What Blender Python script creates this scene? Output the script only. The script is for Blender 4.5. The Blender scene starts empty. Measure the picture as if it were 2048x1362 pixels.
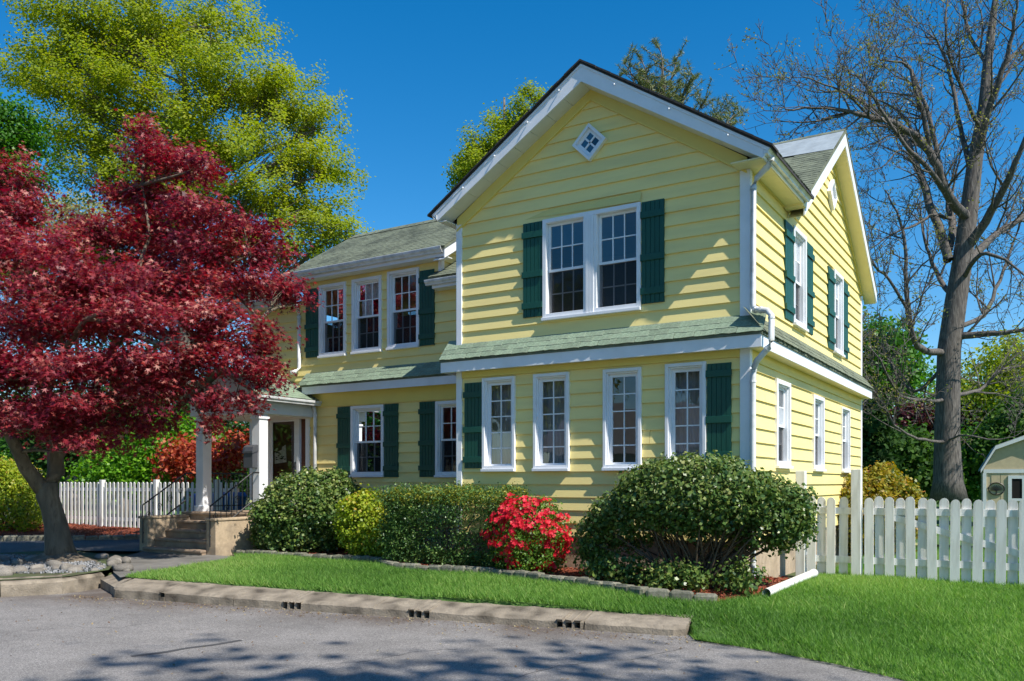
import bpy, bmesh, math, random
import numpy as np
from mathutils import Vector, Matrix
from mathutils.geometry import delaunay_2d_cdt

rng = np.random.default_rng(11)
random.seed(5)
sc = bpy.context.scene
col = sc.collection

# ------------------------------------------------------------------ camera
EYE = 1.2
CAM = (3.58, -12.02)
YAW = math.radians(31.875)
RV = (math.cos(YAW), math.sin(YAW)); FV = (-math.sin(YAW), math.cos(YAW))
cd = bpy.data.cameras.new('camera'); co = bpy.data.objects.new('camera', cd); col.objects.link(co)
co.location = (CAM[0], CAM[1], EYE); co.rotation_euler = (math.pi/2, 0, YAW)
cd.sensor_width = 36; cd.lens = 1725/2048*36; cd.shift_y = (965-681)/2048
cd.clip_start = .1; cd.clip_end = 2000
sc.camera = co
# ------------------------------------------------------------------ sky, sun, exposure
SUN = Vector((1, -.21, 1.195)).normalized()
w = bpy.data.worlds.new('World'); sc.world = w; w.use_nodes = True
nt = w.node_tree; nt.nodes.clear()
sky = nt.nodes.new('ShaderNodeTexSky'); sky.sky_type = 'NISHITA'; sky.sun_disc = False
sky.sun_elevation = math.asin(SUN.z); sky.sun_rotation = math.atan2(SUN.x, SUN.y)
sky.air_density = 1.0; sky.dust_density = .25; sky.ozone_density = 3.0; sky.altitude = 300
hs = nt.nodes.new('ShaderNodeHueSaturation'); hs.inputs['Saturation'].default_value = 1.42; hs.inputs['Value'].default_value = 1.0; hs.inputs['Hue'].default_value = .497
bg = nt.nodes.new('ShaderNodeBackground'); bg.inputs[1].default_value = .085
wo = nt.nodes.new('ShaderNodeOutputWorld')
nt.links.new(sky.outputs[0], hs.inputs['Color']); nt.links.new(hs.outputs[0], bg.inputs[0]); nt.links.new(bg.outputs[0], wo.inputs[0])
sl = bpy.data.lights.new('sun', 'SUN'); sl.energy = 3.5; sl.angle = math.radians(.53); sl.color = (1, .95, .86)
so = bpy.data.objects.new('sun', sl); col.objects.link(so); so.location = SUN*60
so.rotation_euler = SUN.to_track_quat('Z', 'Y').to_euler()
vs = sc.view_settings; vs.view_transform = 'Standard'; vs.look = 'None'; vs.gamma = 1; vs.exposure = 1.0

# ------------------------------------------------------------------ helpers
def at(px, py, d):
    r = (px-1024)/1725*d
    return Vector((CAM[0]+RV[0]*r+FV[0]*d, CAM[1]+RV[1]*r+FV[1]*d, EYE+(965-py)/1725*d))
MW = {}
def link(o, parent=None, world=None):
    col.objects.link(o)
    Wm = world or Matrix.Identity(4)
    if parent is not None:
        o.parent = parent
        o.matrix_parent_inverse = MW[parent.name].inverted()
    o.matrix_basis = Wm
    MW[o.name] = Wm
    return o
def tag(o, label=None, cat=None, group=None, kind=None):
    if label: o['label'] = label
    if cat: o['category'] = cat
    if group: o['group'] = group
    if kind: o['kind'] = kind
    return o
def thing(name, loc, label, cat, group=None):
    o = bpy.data.objects.new(name, None); o.empty_display_size = .2
    link(o, None, Matrix.Translation(Vector(loc)))
    return tag(o, label, cat, group)

class MB:
    def __init__(s): s.v = []; s.f = []
    def poly(s, pts):
        n = len(s.v); s.v += [tuple(p) for p in pts]; s.f.append(tuple(range(n, n+len(pts)))); return s
    def hexa(s, p):   # 8 corner points: 0-3 one end, 4-7 other end (matching order)
        n = len(s.v); s.v += [tuple(q) for q in p]
        for f in ((3,2,1,0),(4,5,6,7),(0,1,5,4),(1,2,6,5),(2,3,7,6),(3,0,4,7)): s.f.append(tuple(n+i for i in f))
        return s
    def box(s, x0, x1, y0, y1, z0, z1):
        return s.hexa([(x0,y0,z0),(x1,y0,z0),(x1,y1,z0),(x0,y1,z0),(x0,y0,z1),(x1,y0,z1),(x1,y1,z1),(x0,y1,z1)])
    def prism(s, prof, a, b):  # prof: list of 3D points at end a (as offset fn); extruded by vector (b-a)
        d = Vector(b)-Vector(a); n = len(s.v); k = len(prof)
        P = [Vector(p) for p in prof]
        s.v += [tuple(p) for p in P]+[tuple(p+d) for p in P]
        s.f.append(tuple(range(n+k-1, n-1, -1))); s.f.append(tuple(range(n+k, n+2*k)))
        for i in range(k): j = (i+1) % k; s.f.append((n+i, n+j, n+k+j, n+k+i))
        return s
    def tube(s, pts, radii, sides=6, cap=True):
        pts = [Vector(p) for p in pts]; n0 = len(s.v)
        if isinstance(radii, (int, float)): radii = [radii]*len(pts)
        ref = Vector((0,0,1))
        for i, p in enumerate(pts):
            t = (pts[min(i+1, len(pts)-1)]-pts[max(i-1, 0)])
            if t.length < 1e-6: t = Vector((0,0,1))
            t.normalize()
            r = ref if abs(t.dot(ref)) < .95 else Vector((1,0,0))
            a = t.cross(r).normalized(); b = t.cross(a)
            for k in range(sides):
                an = 2*math.pi*k/sides+math.pi/4
                s.v.append(tuple(p+(a*math.cos(an)+b*math.sin(an))*radii[i]))
        for i in range(len(pts)-1):
            for k in range(sides):
                j = (k+1) % sides
                s.f.append((n0+i*sides+k, n0+i*sides+j, n0+(i+1)*sides+j, n0+(i+1)*sides+k))
        if cap:
            s.f.append(tuple(n0+k for k in range(sides-1, -1, -1)))
            m = n0+(len(pts)-1)*sides; s.f.append(tuple(m+k for k in range(sides)))
        return s
    def mesh(s, name):
        m = bpy.data.meshes.new(name); m.from_pydata(s.v, [], s.f); m.update(); return m
    def build(s, name, mat, parent=None, smooth=False, bevel=0, world=None):
        m = s.mesh(name); m.materials.append(mat)
        bm = bmesh.new(); bm.from_mesh(m); bmesh.ops.recalc_face_normals(bm, faces=bm.faces); bm.to_mesh(m); bm.free()
        if smooth: m.polygons.foreach_set('use_smooth', [True]*len(m.polygons))
        o = bpy.data.objects.new(name, m); link(o, parent, world)
        if bevel:
            b = o.modifiers.new('bevel', 'BEVEL'); b.width = bevel; b.segments = 2; b.limit_method = 'ANGLE'; b.angle_limit = .7
        return o
def inst(name, mesh, parent, world, label=None):
    o = bpy.data.objects.new(name, mesh); link(o, parent, world); return o

def fast(name, V, k, mat, parent=None, rnd=None, kind=None, smooth=False):
    """V: (N,k,3) polygons"""
    N = V.shape[0]; m = bpy.data.meshes.new(name)
    m.vertices.add(N*k); m.vertices.foreach_set('co', V.reshape(-1).astype(np.float32))
    m.loops.add(N*k); m.loops.foreach_set('vertex_index', np.arange(N*k, dtype=np.int32))
    m.polygons.add(N); m.polygons.foreach_set('loop_start', np.arange(0, N*k, k, dtype=np.int32))
    try: m.polygons.foreach_set('loop_total', np.full(N, k, dtype=np.int32))
    except Exception: pass
    if rnd is not None:
        a = m.attributes.new('rnd', 'FLOAT', 'FACE'); a.data.foreach_set('value', rnd.astype(np.float32))
    m.update(calc_edges=True); m.materials.append(mat)
    o = bpy.data.objects.new(name, m); link(o, parent)
    if kind: o['kind'] = kind
    return o

# ------------------------------------------------------------------ materials
def newmat(name):
    m = bpy.data.materials.new(name); m.use_nodes = True; n = m.node_tree; n.nodes.clear()
    return m, n, n.nodes.new, n.links.new
def ramp(nd, cols):
    r = nd('ShaderNodeValToRGB'); e = r.color_ramp.elements
    while len(e) < len(cols): e.new(.5)
    for i, (p, c) in enumerate(cols): e[i].position = p; e[i].color = (*c, 1)
    return r
def surf(name, c, rough=.6, var=.08, scale=6, bump=0, bscale=60, spec=.4, c2=None, objrand=0, stretch=None, metal=0, dirt=None, dscale=1.5, damt=.5):
    m, n, nd, ln = newmat(name)
    out = nd('ShaderNodeOutputMaterial'); p = nd('ShaderNodeBsdfPrincipled'); ln(p.outputs[0], out.inputs[0])
    p.inputs['Roughness'].default_value = rough; p.inputs['Specular IOR Level'].default_value = spec; p.inputs['Metallic'].default_value = metal
    tc = nd('ShaderNodeTexCoord'); src = tc.outputs['Object']
    if stretch:
        mp = nd('ShaderNodeMapping'); mp.inputs['Scale'].default_value = stretch; ln(src, mp.inputs[0]); src = mp.outputs[0]
    nz = nd('ShaderNodeTexNoise'); nz.inputs['Scale'].default_value = scale; nz.inputs['Detail'].default_value = 6; nz.inputs['Roughness'].default_value = .65
    ln(src, nz.inputs['Vector'])
    ca = tuple(x*(1-var) for x in c); cb = c2 if c2 else tuple(min(1, x*(1+var)) for x in c)
    r = ramp(nd, [(.3, ca), (.7, cb)]); ln(nz.outputs[0], r.inputs[0]); cur = r.outputs[0]
    if objrand:
        oi = nd('ShaderNodeObjectInfo'); mr = nd('ShaderNodeMapRange'); mr.inputs[3].default_value = 1-objrand; mr.inputs[4].default_value = 1+objrand
        ln(oi.outputs['Random'], mr.inputs[0]); hv = nd('ShaderNodeHueSaturation'); ln(mr.outputs[0], hv.inputs['Value']); ln(cur, hv.inputs['Color']); cur = hv.outputs[0]
    if dirt:
        n2 = nd('ShaderNodeTexNoise'); n2.inputs['Scale'].default_value = dscale; n2.inputs['Detail'].default_value = 8; ln(src, n2.inputs['Vector'])
        r2 = ramp(nd, [(.45, (0,0,0)), (.7, (damt,)*3)]); ln(n2.outputs[0], r2.inputs[0])
        mx = nd('ShaderNodeMixRGB'); ln(r2.outputs[0], mx.inputs[0]); ln(cur, mx.inputs[1]); mx.inputs[2].default_value = (*dirt, 1); cur = mx.outputs[0]
    ln(cur, p.inputs['Base Color'])
    if bump:
        nb = nd('ShaderNodeTexNoise'); nb.inputs['Scale'].default_value = bscale; nb.inputs['Detail'].default_value = 5; ln(src, nb.inputs['Vector'])
        bp = nd('ShaderNodeBump'); bp.inputs['Strength'].default_value = bump; bp.inputs['Distance'].default_value = .01
        ln(nb.outputs[0], bp.inputs['Height']); ln(bp.outputs[0], p.inputs['Normal'])
    return m
def leaf(name, cols, trans=.35, rough=.45, spec=.35):
    m, n, nd, ln = newmat(name)
    out = nd('ShaderNodeOutputMaterial'); p = nd('ShaderNodeBsdfPrincipled'); t = nd('ShaderNodeBsdfTranslucent'); mx = nd('ShaderNodeMixShader')
    at_ = nd('ShaderNodeAttribute'); at_.attribute_name = 'rnd'; r = ramp(nd, cols)
    ln(at_.outputs['Fac'], r.inputs[0]); ln(r.outputs[0], p.inputs['Base Color'])
    g = nd('ShaderNodeHueSaturation'); g.inputs['Value'].default_value = 1.35; g.inputs['Saturation'].default_value = 1.1; ln(r.outputs[0], g.inputs['Color']); ln(g.outputs[0], t.inputs['Color'])
    p.inputs['Roughness'].default_value = rough; p.inputs['Specular IOR Level'].default_value = spec
    mx.inputs[0].default_value = trans; ln(p.outputs[0], mx.inputs[1]); ln(t.outputs[0], mx.inputs[2]); ln(mx.outputs[0], out.inputs[0])
    return m
def glassmat(name, tint=(1,1,1), boost=.025):
    m, n, nd, ln = newmat(name)
    out = nd('ShaderNodeOutputMaterial'); t = nd('ShaderNodeBsdfTransparent'); g = nd('ShaderNodeBsdfGlossy'); mx = nd('ShaderNodeMixShader')
    fr = nd('ShaderNodeFresnel'); fr.inputs[0].default_value = 1.52
    mu = nd('ShaderNodeMath'); mu.operation = 'MULTIPLY_ADD'; mu.inputs[1].default_value = 1.5; mu.inputs[2].default_value = boost; ln(fr.outputs[0], mu.inputs[0])
    t.inputs[0].default_value = (*tint, 1); g.inputs['Roughness'].default_value = .004; g.inputs[0].default_value = (.95,.97,1,1)
    nz = nd('ShaderNodeTexNoise'); nz.inputs['Scale'].default_value = 1.6; tc = nd('ShaderNodeTexCoord'); ln(tc.outputs['Object'], nz.inputs['Vector'])
    bp = nd('ShaderNodeBump'); bp.inputs['Strength'].default_value = .05; bp.inputs['Distance'].default_value = .03; ln(nz.outputs[0], bp.inputs['Height']); ln(bp.outputs[0], g.inputs['Normal'])
    ln(mu.outputs[0], mx.inputs[0]); ln(t.outputs[0], mx.inputs[1]); ln(g.outputs[0], mx.inputs[2]); ln(mx.outputs[0], out.inputs[0])
    return m
def sheer(name, c, alpha):
    m, n, nd, ln = newmat(name)
    out = nd('ShaderNodeOutputMaterial'); t = nd('ShaderNodeBsdfTransparent'); d = nd('ShaderNodeBsdfDiffuse'); mx = nd('ShaderNodeMixShader')
    d.inputs[0].default_value = (*c, 1); mx.inputs[0].default_value = alpha; ln(t.outputs[0], mx.inputs[1]); ln(d.outputs[0], mx.inputs[2]); ln(mx.outputs[0], out.inputs[0])
    return m

M = {}
M['siding'] = surf('yellow siding', (.89,.725,.29), .55, .025, 2.5, bump=.05, bscale=25, spec=.3, stretch=(.4,.4,2.5), objrand=.035, dirt=(.50,.42,.20), dscale=2.2, damt=.22)
M['frieze'] = surf('yellow trim board', (.78,.62,.17), .5, .03, 3)
M['sheath'] = surf('yellow wall', (.74,.62,.22), .7, .03, 3)
M['white'] = surf('white painted trim', (.80,.81,.84), .35, .03, 5, spec=.45, dirt=(.5,.5,.48), dscale=3, damt=.18)
M['whitewood'] = surf('white painted wood', (.80,.79,.76), .55, .04, 9, bump=.15, bscale=30, stretch=(3,3,.5), dirt=(.36,.34,.27), dscale=4.5, damt=.55, objrand=.05)
M['cream'] = surf('cream soffit', (.80,.72,.42), .5, .03, 4)
M['soffit'] = surf('white soffit', (.72,.71,.66), .5, .03, 4)
M['gutter'] = surf('white gutter metal', (.72,.73,.73), .35, .06, 8, spec=.5, dirt=(.30,.30,.27), dscale=6, damt=.55)
M['shutter'] = surf('dark green shutter', (.010,.075,.052), .45, .12, 14, bump=.1, bscale=80, stretch=(6,6,.6))
M['shingle'] = surf('green asphalt shingle', (.20,.265,.185), .9, .28, 30, bump=.6, bscale=220, objrand=.16, dirt=(.36,.35,.29), dscale=4, damt=.55)
M['roof'] = surf('weathered grey green shingle', (.16,.18,.125), .9, .3, 9, bump=.6, bscale=160, dirt=(.05,.06,.045), dscale=1.6, damt=.7)
M['roofdark'] = surf('dark roof edge', (.035,.033,.033), .9, .3, 30)
M['flash'] = surf('grey roofing patch', (.30,.34,.36), .6, .2, 4)
M['found'] = surf('tan stucco foundation', (.42,.33,.235), .9, .18, 9, bump=.5, bscale=70, dirt=(.16,.12,.08), dscale=2.5, damt=.6)
M['stoop'] = surf('tan stucco', (.44,.335,.225), .92, .2, 14, bump=.7, bscale=90, dirt=(.12,.10,.08), dscale=2, damt=.6)
M['stone'] = surf('worn brown stone step', (.36,.26,.175), .85, .3, 8, bump=.4, bscale=50, dirt=(.09,.07,.06), dscale=4, damt=.6)
M['block'] = surf('granite block', (.21,.20,.155), .85, .3, 18, bump=.7, bscale=60, objrand=.22, dirt=(.08,.09,.05), dscale=7, damt=.6)
M['kerb'] = surf('old concrete kerb', (.27,.225,.17), .92, .3, 9, bump=1.0, bscale=45, dirt=(.065,.052,.038), dscale=4.5, damt=.95)
M['dark'] = surf('painted dark', (.008,.007,.006), .9)  # near black painted for unlit depth in openings, also print
M['iron'] = surf('black iron', (.012,.012,.013), .45, .2, 20, spec=.5)
M['mailbox'] = surf('dark grey steel mailbox', (.075,.078,.088), .4, .1, 12, spec=.5)
M['glass'] = glassmat('window glass')
M['screen'] = sheer('insect screen', (.022,.023,.026), .62)
M['sheer'] = sheer('sheer curtain', (.55,.57,.62), .45)
M['curtain'] = surf('white patterned curtain', (.68,.68,.66), .8, .25, 22)
M['inside'] = surf('room wall', (.42,.40,.36), .8, .05)
M['door'] = surf('red brown wooden door', (.13,.042,.022), .45, .2, 6, stretch=(4,4,.5))
M['bark'] = surf('grey brown bark', (.17,.14,.11), .95, .35, 8, bump=1.0, bscale=18, stretch=(3,3,.6), dirt=(.05,.045,.04), dscale=5, damt=.7)
M['barkmaple'] = surf('smooth maple bark', (.13,.10,.07), .9, .4, 6, c2=(.26,.21,.15), bump=1.0, bscale=12, stretch=(2.5,2.5,.6), dirt=(.045,.04,.03), dscale=3, damt=.7)
M['barkoak'] = surf('furrowed oak bark', (.075,.065,.058), .95, .45, 7, c2=(.20,.18,.16), bump=1.0, bscale=9, stretch=(4,4,.5), dirt=(.045,.04,.04), dscale=6, damt=.8)
M['twig'] = surf('brown twig', (.11,.075,.05), .9, .3, 8)
M['mulch'] = surf('red mulch', (.20,.048,.022), .95, .5, 40, bump=1.0, bscale=90)
M['chip'] = surf('red mulch chip', (.23,.060,.028), .9, .45, 6)
M['gravel'] = surf('white gravel', (.27,.27,.275), .8, .25, 30)
M['rock'] = surf('grey river stone', (.20,.18,.155), .75, .3, 6, bump=.4, bscale=30, objrand=.35)
M['shedwall'] = surf('beige shed boards', (.52,.43,.27), .75, .08, 8)
M['shedtrim'] = surf('pale shed trim', (.62,.66,.66), .55, .05, 8)
M['shedroof'] = surf('grey shed roof', (.30,.33,.33), .85, .15, 20)
M['bin'] = surf('blue plastic', (.012,.09,.42), .4, .1, 4, spec=.5)
M['plastic'] = surf('white plastic pipe', (.80,.80,.78), .3, .04, 4, spec=.5, dirt=(.45,.43,.35), dscale=4, damt=.3)
M['soil'] = surf('brown ground', (.11,.09,.05), .95, .4, 3, c2=(.07,.11,.03))
M['concrete'] = surf('grey walkway', (.17,.16,.145), .92, .25, 6, bump=.5, bscale=80, dirt=(.07,.065,.055), dscale=1.5, damt=.7)
M['paper'] = surf('white paper notice', (.75,.74,.70), .8, .3, 16)

def asphalt(name, base, stains=True):
    m, n, nd, ln = newmat(name)
    out = nd('ShaderNodeOutputMaterial'); p = nd('ShaderNodeBsdfPrincipled'); ln(p.outputs[0], out.inputs[0]); p.inputs['Roughness'].default_value = .88
    p.inputs['Specular IOR Level'].default_value = .3
    tc = nd('ShaderNodeTexCoord')
    v = nd('ShaderNodeTexVoronoi'); v.inputs['Scale'].default_value = 120; ln(tc.outputs['Object'], v.inputs['Vector'])
    n1 = nd('ShaderNodeTexNoise'); n1.inputs['Scale'].default_value = 160; n1.inputs['Detail'].default_value = 3; ln(tc.outputs['Object'], n1.inputs['Vector'])
    n2 = nd('ShaderNodeTexNoise'); n2.inputs['Scale'].default_value = 1.1; n2.inputs['Detail'].default_value = 9; n2.inputs['Roughness'].default_value = .7; ln(tc.outputs['Object'], n2.inputs['Vector'])
    r1 = ramp(nd, [(.0, tuple(x*.55 for x in base)), (.5, base), (.92, tuple(x*1.3 for x in base)), (1, tuple(min(1, x*1.8) for x in base))])
    sv = nd('ShaderNodeSeparateColor'); ln(v.outputs['Color'], sv.inputs[0]); ln(sv.outputs[0], r1.inputs[0])
    r2 = ramp(nd, [(.3, (.72,)*3), (.7, (1.2,)*3)]); ln(n2.outputs[0], r2.inputs[0])
    mu = nd('ShaderNodeMixRGB'); mu.blend_type = 'MULTIPLY'; mu.inputs[0].default_value = 1; ln(r1.outputs[0], mu.inputs[1]); ln(r2.outputs[0], mu.inputs[2])
    cur = mu.outputs[0]
    if stains:
        n3 = nd('ShaderNodeTexNoise'); n3.inputs['Scale'].default_value = .9; n3.inputs['Detail'].default_value = 5; ln(tc.outputs['Object'], n3.inputs['Vector'])
        mp = nd('ShaderNodeSeparateXYZ'); ln(tc.outputs['Object'], mp.inputs[0])
        # silt washed along the kerb foot: distance to the kerb line
        d1 = nd('ShaderNodeMath'); d1.operation = 'MULTIPLY_ADD'; d1.inputs[1].default_value = .165; d1.inputs[2].default_value = -3.276; ln(mp.outputs[0], d1.inputs[0])
        d2 = nd('ShaderNodeMath'); d2.operation = 'SUBTRACT'; ln(d1.outputs[0], d2.inputs[0]); ln(mp.outputs[1], d2.inputs[1])
        mr = nd('ShaderNodeMapRange'); mr.inputs[1].default_value = .95; mr.inputs[2].default_value = .1; ln(d2.outputs[0], mr.inputs[0])
        r3 = ramp(nd, [(.40, (0,0,0)), (.62, (.8,)*3)]); ln(n3.outputs[0], r3.inputs[0])
        mm = nd('ShaderNodeMath'); mm.operation = 'MULTIPLY'; ln(mr.outputs[0], mm.inputs[0]); ln(r3.outputs[0], mm.inputs[1])
        mx = nd('ShaderNodeMixRGB'); ln(mm.outputs[0], mx.inputs[0]); ln(cur, mx.inputs[1]); mx.inputs[2].default_value = (.085,.060,.045,1); cur = mx.outputs[0]
    ln(cur, p.inputs['Base Color'])
    bp = nd('ShaderNodeBump'); bp.inputs['Strength'].default_value = .55; bp.inputs['Distance'].default_value = .006; ln(sv.outputs[0], bp.inputs['Height']); ln(bp.outputs[0], p.inputs['Normal'])
    return m
M['asphalt'] = asphalt('asphalt street', (.215,.20,.188))
M['drive'] = asphalt('asphalt driveway', (.12,.12,.122), False)
M['tar'] = surf('tar seam', (.075,.073,.072), .7, .2, 30)

G1 = lambda *c: [(i/(len(c)-1), x) for i, x in enumerate(c)]
M['l_maple'] = leaf('red maple leaf', G1((.075,.008,.02),(.155,.014,.03),(.26,.023,.038),(.39,.05,.05),(.55,.25,.19)), .42, .45, .4)
M['l_maple2'] = leaf('orange red maple leaf', G1((.20,.02,.015),(.42,.07,.035),(.52,.20,.08)), .35)
M['l_norway'] = leaf('yellow green leaf', G1((.13,.19,.018),(.24,.31,.03),(.35,.395,.045),(.38,.36,.07)), .5, .6, .12)
M['l_green'] = leaf('fresh green leaf', G1((.035,.10,.012),(.07,.20,.02),(.13,.29,.025)), .4)
M['l_bright'] = leaf('bright green leaf', G1((.06,.18,.01),(.13,.32,.015),(.22,.40,.025)), .4)
M['l_dark'] = leaf('dark evergreen leaf', G1((.014,.04,.010),(.03,.075,.016),(.055,.11,.022)), .25, .75, .12)
M['l_holly'] = leaf('glossy holly leaf', G1((.03,.075,.018),(.08,.15,.03),(.17,.225,.05),(.32,.33,.12)), .22, .38, .4)
M['l_lime'] = leaf('lime shrub leaf', G1((.09,.17,.015),(.23,.32,.02),(.38,.44,.03),(.42,.25,.05)), .35)
M['l_box'] = leaf('boxwood leaf', G1((.04,.10,.025),(.09,.18,.04),(.20,.28,.07)), .2, .4)
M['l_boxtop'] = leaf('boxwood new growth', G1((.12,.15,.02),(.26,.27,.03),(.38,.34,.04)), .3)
M['l_azalea'] = leaf('azalea leaf', G1((.05,.13,.015),(.11,.22,.025),(.20,.30,.03)), .3)
M['petal'] = leaf('red azalea petal', G1((.42,.008,.022),(.66,.014,.035),(.80,.05,.08)), .3, .5)
M['l_gold'] = leaf('golden orange shrub leaf', G1((.08,.12,.015),(.22,.22,.02),(.36,.27,.025),(.38,.17,.03)), .3)
M['l_oak'] = leaf('young oak leaf', G1((.12,.14,.02),(.22,.24,.04),(.27,.22,.06)), .4)
M['l_pale'] = leaf('pale yellow leaf', G1((.30,.28,.10),(.42,.38,.16),(.30,.34,.12)), .4)
M['l_pine'] = leaf('pine needles', G1((.06,.11,.03),(.15,.19,.05),(.30,.30,.10)), .15)
M['l_mid'] = leaf('deep green leaf', G1((.025,.065,.012),(.06,.135,.02),(.12,.22,.03)), .35, .6, .2)
M['l_purple'] = leaf('dark purple leaf', G1((.05,.012,.015),(.10,.02,.02),(.14,.04,.03)), .3)
M['grass'] = leaf('grass blade', G1((.075,.17,.03),(.14,.29,.05),(.23,.39,.08),(.36,.45,.14)), .45, .55, .25)
M['lawnsoil'] = surf('lawn under the blades', (.05,.12,.02), .95, .35, 5, c2=(.09,.17,.03))

# ------------------------------------------------------------------ terrain
CP = np.array([(-19,1.5,.04),(-15,1.5,.02),(-12.4,1.6,-.03),(-15.1,-1.5,-.08),(-11,-1.0,-.26),(-12.5,-2.6,-.22),(-13.5,-1,-.16),(-9.5,-.55,-.2),(-5.7,-.6,-.2),(-3.4,-1.05,-.2),
  (-1.7,-1.5,-.21),(0,0,-.19),(1.2,1.8,-.24),(3.3,1.9,-.26),(-8.2,-4.1,-.235),(-4,-3.4,-.25),(.3,-2.75,-.29),(1.3,-3.4,-.41),(2.6,-4.1,-.445),(5,-3,-.36),(8,-4,-.42),
  (3,8,-.28),(6,20,-.3),(-22,20,.1),(-5,20,0),(-25,0,.0),(-18,-6,-.3),(-12,-5.2,-.3),(15,3,-.3),(40,40,-.3),(-40,60,0)])
def G(x, y):
    x = np.asarray(x, float); y = np.asarray(y, float)
    d2 = (x[..., None]-CP[:, 0])**2+(y[..., None]-CP[:, 1])**2+.25
    wt = d2**-1.6
    z = (wt*CP[:, 2]).sum(-1)/wt.sum(-1)
    d = np.full(x.shape, 9.)              # the lawn runs out level with the street where there is no kerb
    for (ax, ay), (bx, by) in zip(EDGE[:-1], EDGE[1:]):
        ex, ey = bx-ax, by-ay; t = np.clip(((x-ax)*ex+(y-ay)*ey)/(ex*ex+ey*ey), 0, 1); d = np.minimum(d, np.hypot(x-ax-t*ex, y-ay-t*ey))
    return np.minimum(z, -.464+.25*d)
EDGE = [(.5,-3.3), (.95,-3.42), (1.37,-3.54), (2.0,-3.8), (2.61,-4.18), (3.5,-5.0), (6,-5.8), (40,-3)]
def g(x, y): return float(G(x, y))
ROAD = -.45
def sheet(name, poly, mat, dz, step, zfun=None, kind='structure', smooth=True, jitter=0):
    P = np.array(poly); x0, y0 = P.min(0); x1, y1 = P.max(0)
    pts = [Vector(p) for p in poly]; ed = [(i, (i+1) % len(poly)) for i in range(len(poly))]
    gx, gy = np.meshgrid(np.arange(x0+step*.5, x1, step), np.arange(y0+step*.5, y1, step))
    for a, b in zip(gx.ravel(), gy.ravel()):
        if inside(a, b, poly): pts.append(Vector((a, b)))
    r = delaunay_2d_cdt(pts, ed, [], 1, 1e-4)
    v = np.array([tuple(p) for p in r[0]])
    z = (zfun(v[:, 0], v[:, 1]) if zfun else G(v[:, 0], v[:, 1]))+dz
    if jitter: z = z+rng.normal(0, jitter, len(z))
    mb = MB(); mb.v = [(a, b, c) for (a, b), c in zip(v, z)]; mb.f = [tuple(f) for f in r[2]]
    o = mb.build(name, mat, None, smooth); 
    if o.data.polygons[0].normal.z < 0: o.data.flip_normals()
    return tag(o, kind=kind)
def inside(x, y, poly):
    c = False; j = len(poly)-1
    for i in range(len(poly)):
        xi, yi = poly[i]; xj, yj = poly[j]
        if (yi > y) != (yj > y) and x < (xj-xi)*(y-yi)/(yj-yi)+xi: c = not c
        j = i
    return c
def insideN(x, y, poly):
    c = np.zeros(len(x), bool); j = len(poly)-1
    for i in range(len(poly)):
        xi, yi = poly[i]; xj, yj = poly[j]
        if yi != yj:
            hit = ((yi > y) != (yj > y)) & (x < (xj-xi)*(y-yi)/(yj-yi)+xi); c ^= hit
        j = i
    return c

KL = (-7.89, -4.58); KR = (.28, -3.23)          # foot of the kerb face
kd = Vector((KR[0]-KL[0], KR[1]-KL[1])).normalized(); kn = Vector((-kd.y, kd.x))
# big ground sheet out to the horizon
edge = [(-8.0,-4.3), (KR[0], KR[1]+.15), (.45,-3.33), (.95,-3.42), (1.37,-3.54), (2.0,-3.8), (2.61,-4.18), (3.5,-5.0), (6,-5.8), (40,-3)]
street_poly = [(-13.8,-13.5), (40,-13.5)]+edge[::-1]+[(-9.05,-3.8), (-8.82,-4.42), (-8.86,-4.72), (-9.3,-5.45), (-10.1,-6.75), (-11.6,-9.3)]
xs = np.concatenate([[-900,-400,-150,-70], np.arange(-40, 25, 1.0), [30,45,80,160,400,900]])
ys = np.concatenate([[-900,-400,-150,-70], np.arange(-36, 30, 1.0), [36,50,80,160,400,900]])
GX, GY = np.meshgrid(xs, ys); GZ = G(np.clip(GX,-40,40), np.clip(GY,-40,60))-.06
onroad = np.zeros(GX.shape, bool)
for ox, oy in ((0,0), (1.1,0), (-1.1,0), (0,1.1), (0,-1.1), (.8,.8), (-.8,.8), (.8,-.8), (-.8,-.8)): onroad |= insideN((GX+ox).ravel(), (GY+oy).ravel(), street_poly).reshape(GX.shape)
GZ = np.where(onroad, np.minimum(GZ, -.56), GZ)
mb = MB(); nx, ny = len(xs), len(ys)
mb.v = [tuple(t) for t in np.stack([GX, GY, GZ], -1).reshape(-1, 3)]
mb.f = [(j*nx+i, j*nx+i+1, (j+1)*nx+i+1, (j+1)*nx+i) for j in range(ny-1) for i in range(nx-1)]
tag(mb.build('ground', M['soil'], None, True), kind='structure')
# street
sheet('street', street_poly, M['asphalt'], 0, 2.0, zfun=lambda x, y: np.full(len(x), ROAD))
# far side verge across the street
sheet('far_verge', [(-45,-34), (45,-34), (45,-13.4), (-45,-13.4)], M['lawnsoil'], 0, 5, zfun=lambda x, y: np.full(len(x), -.40))
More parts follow.
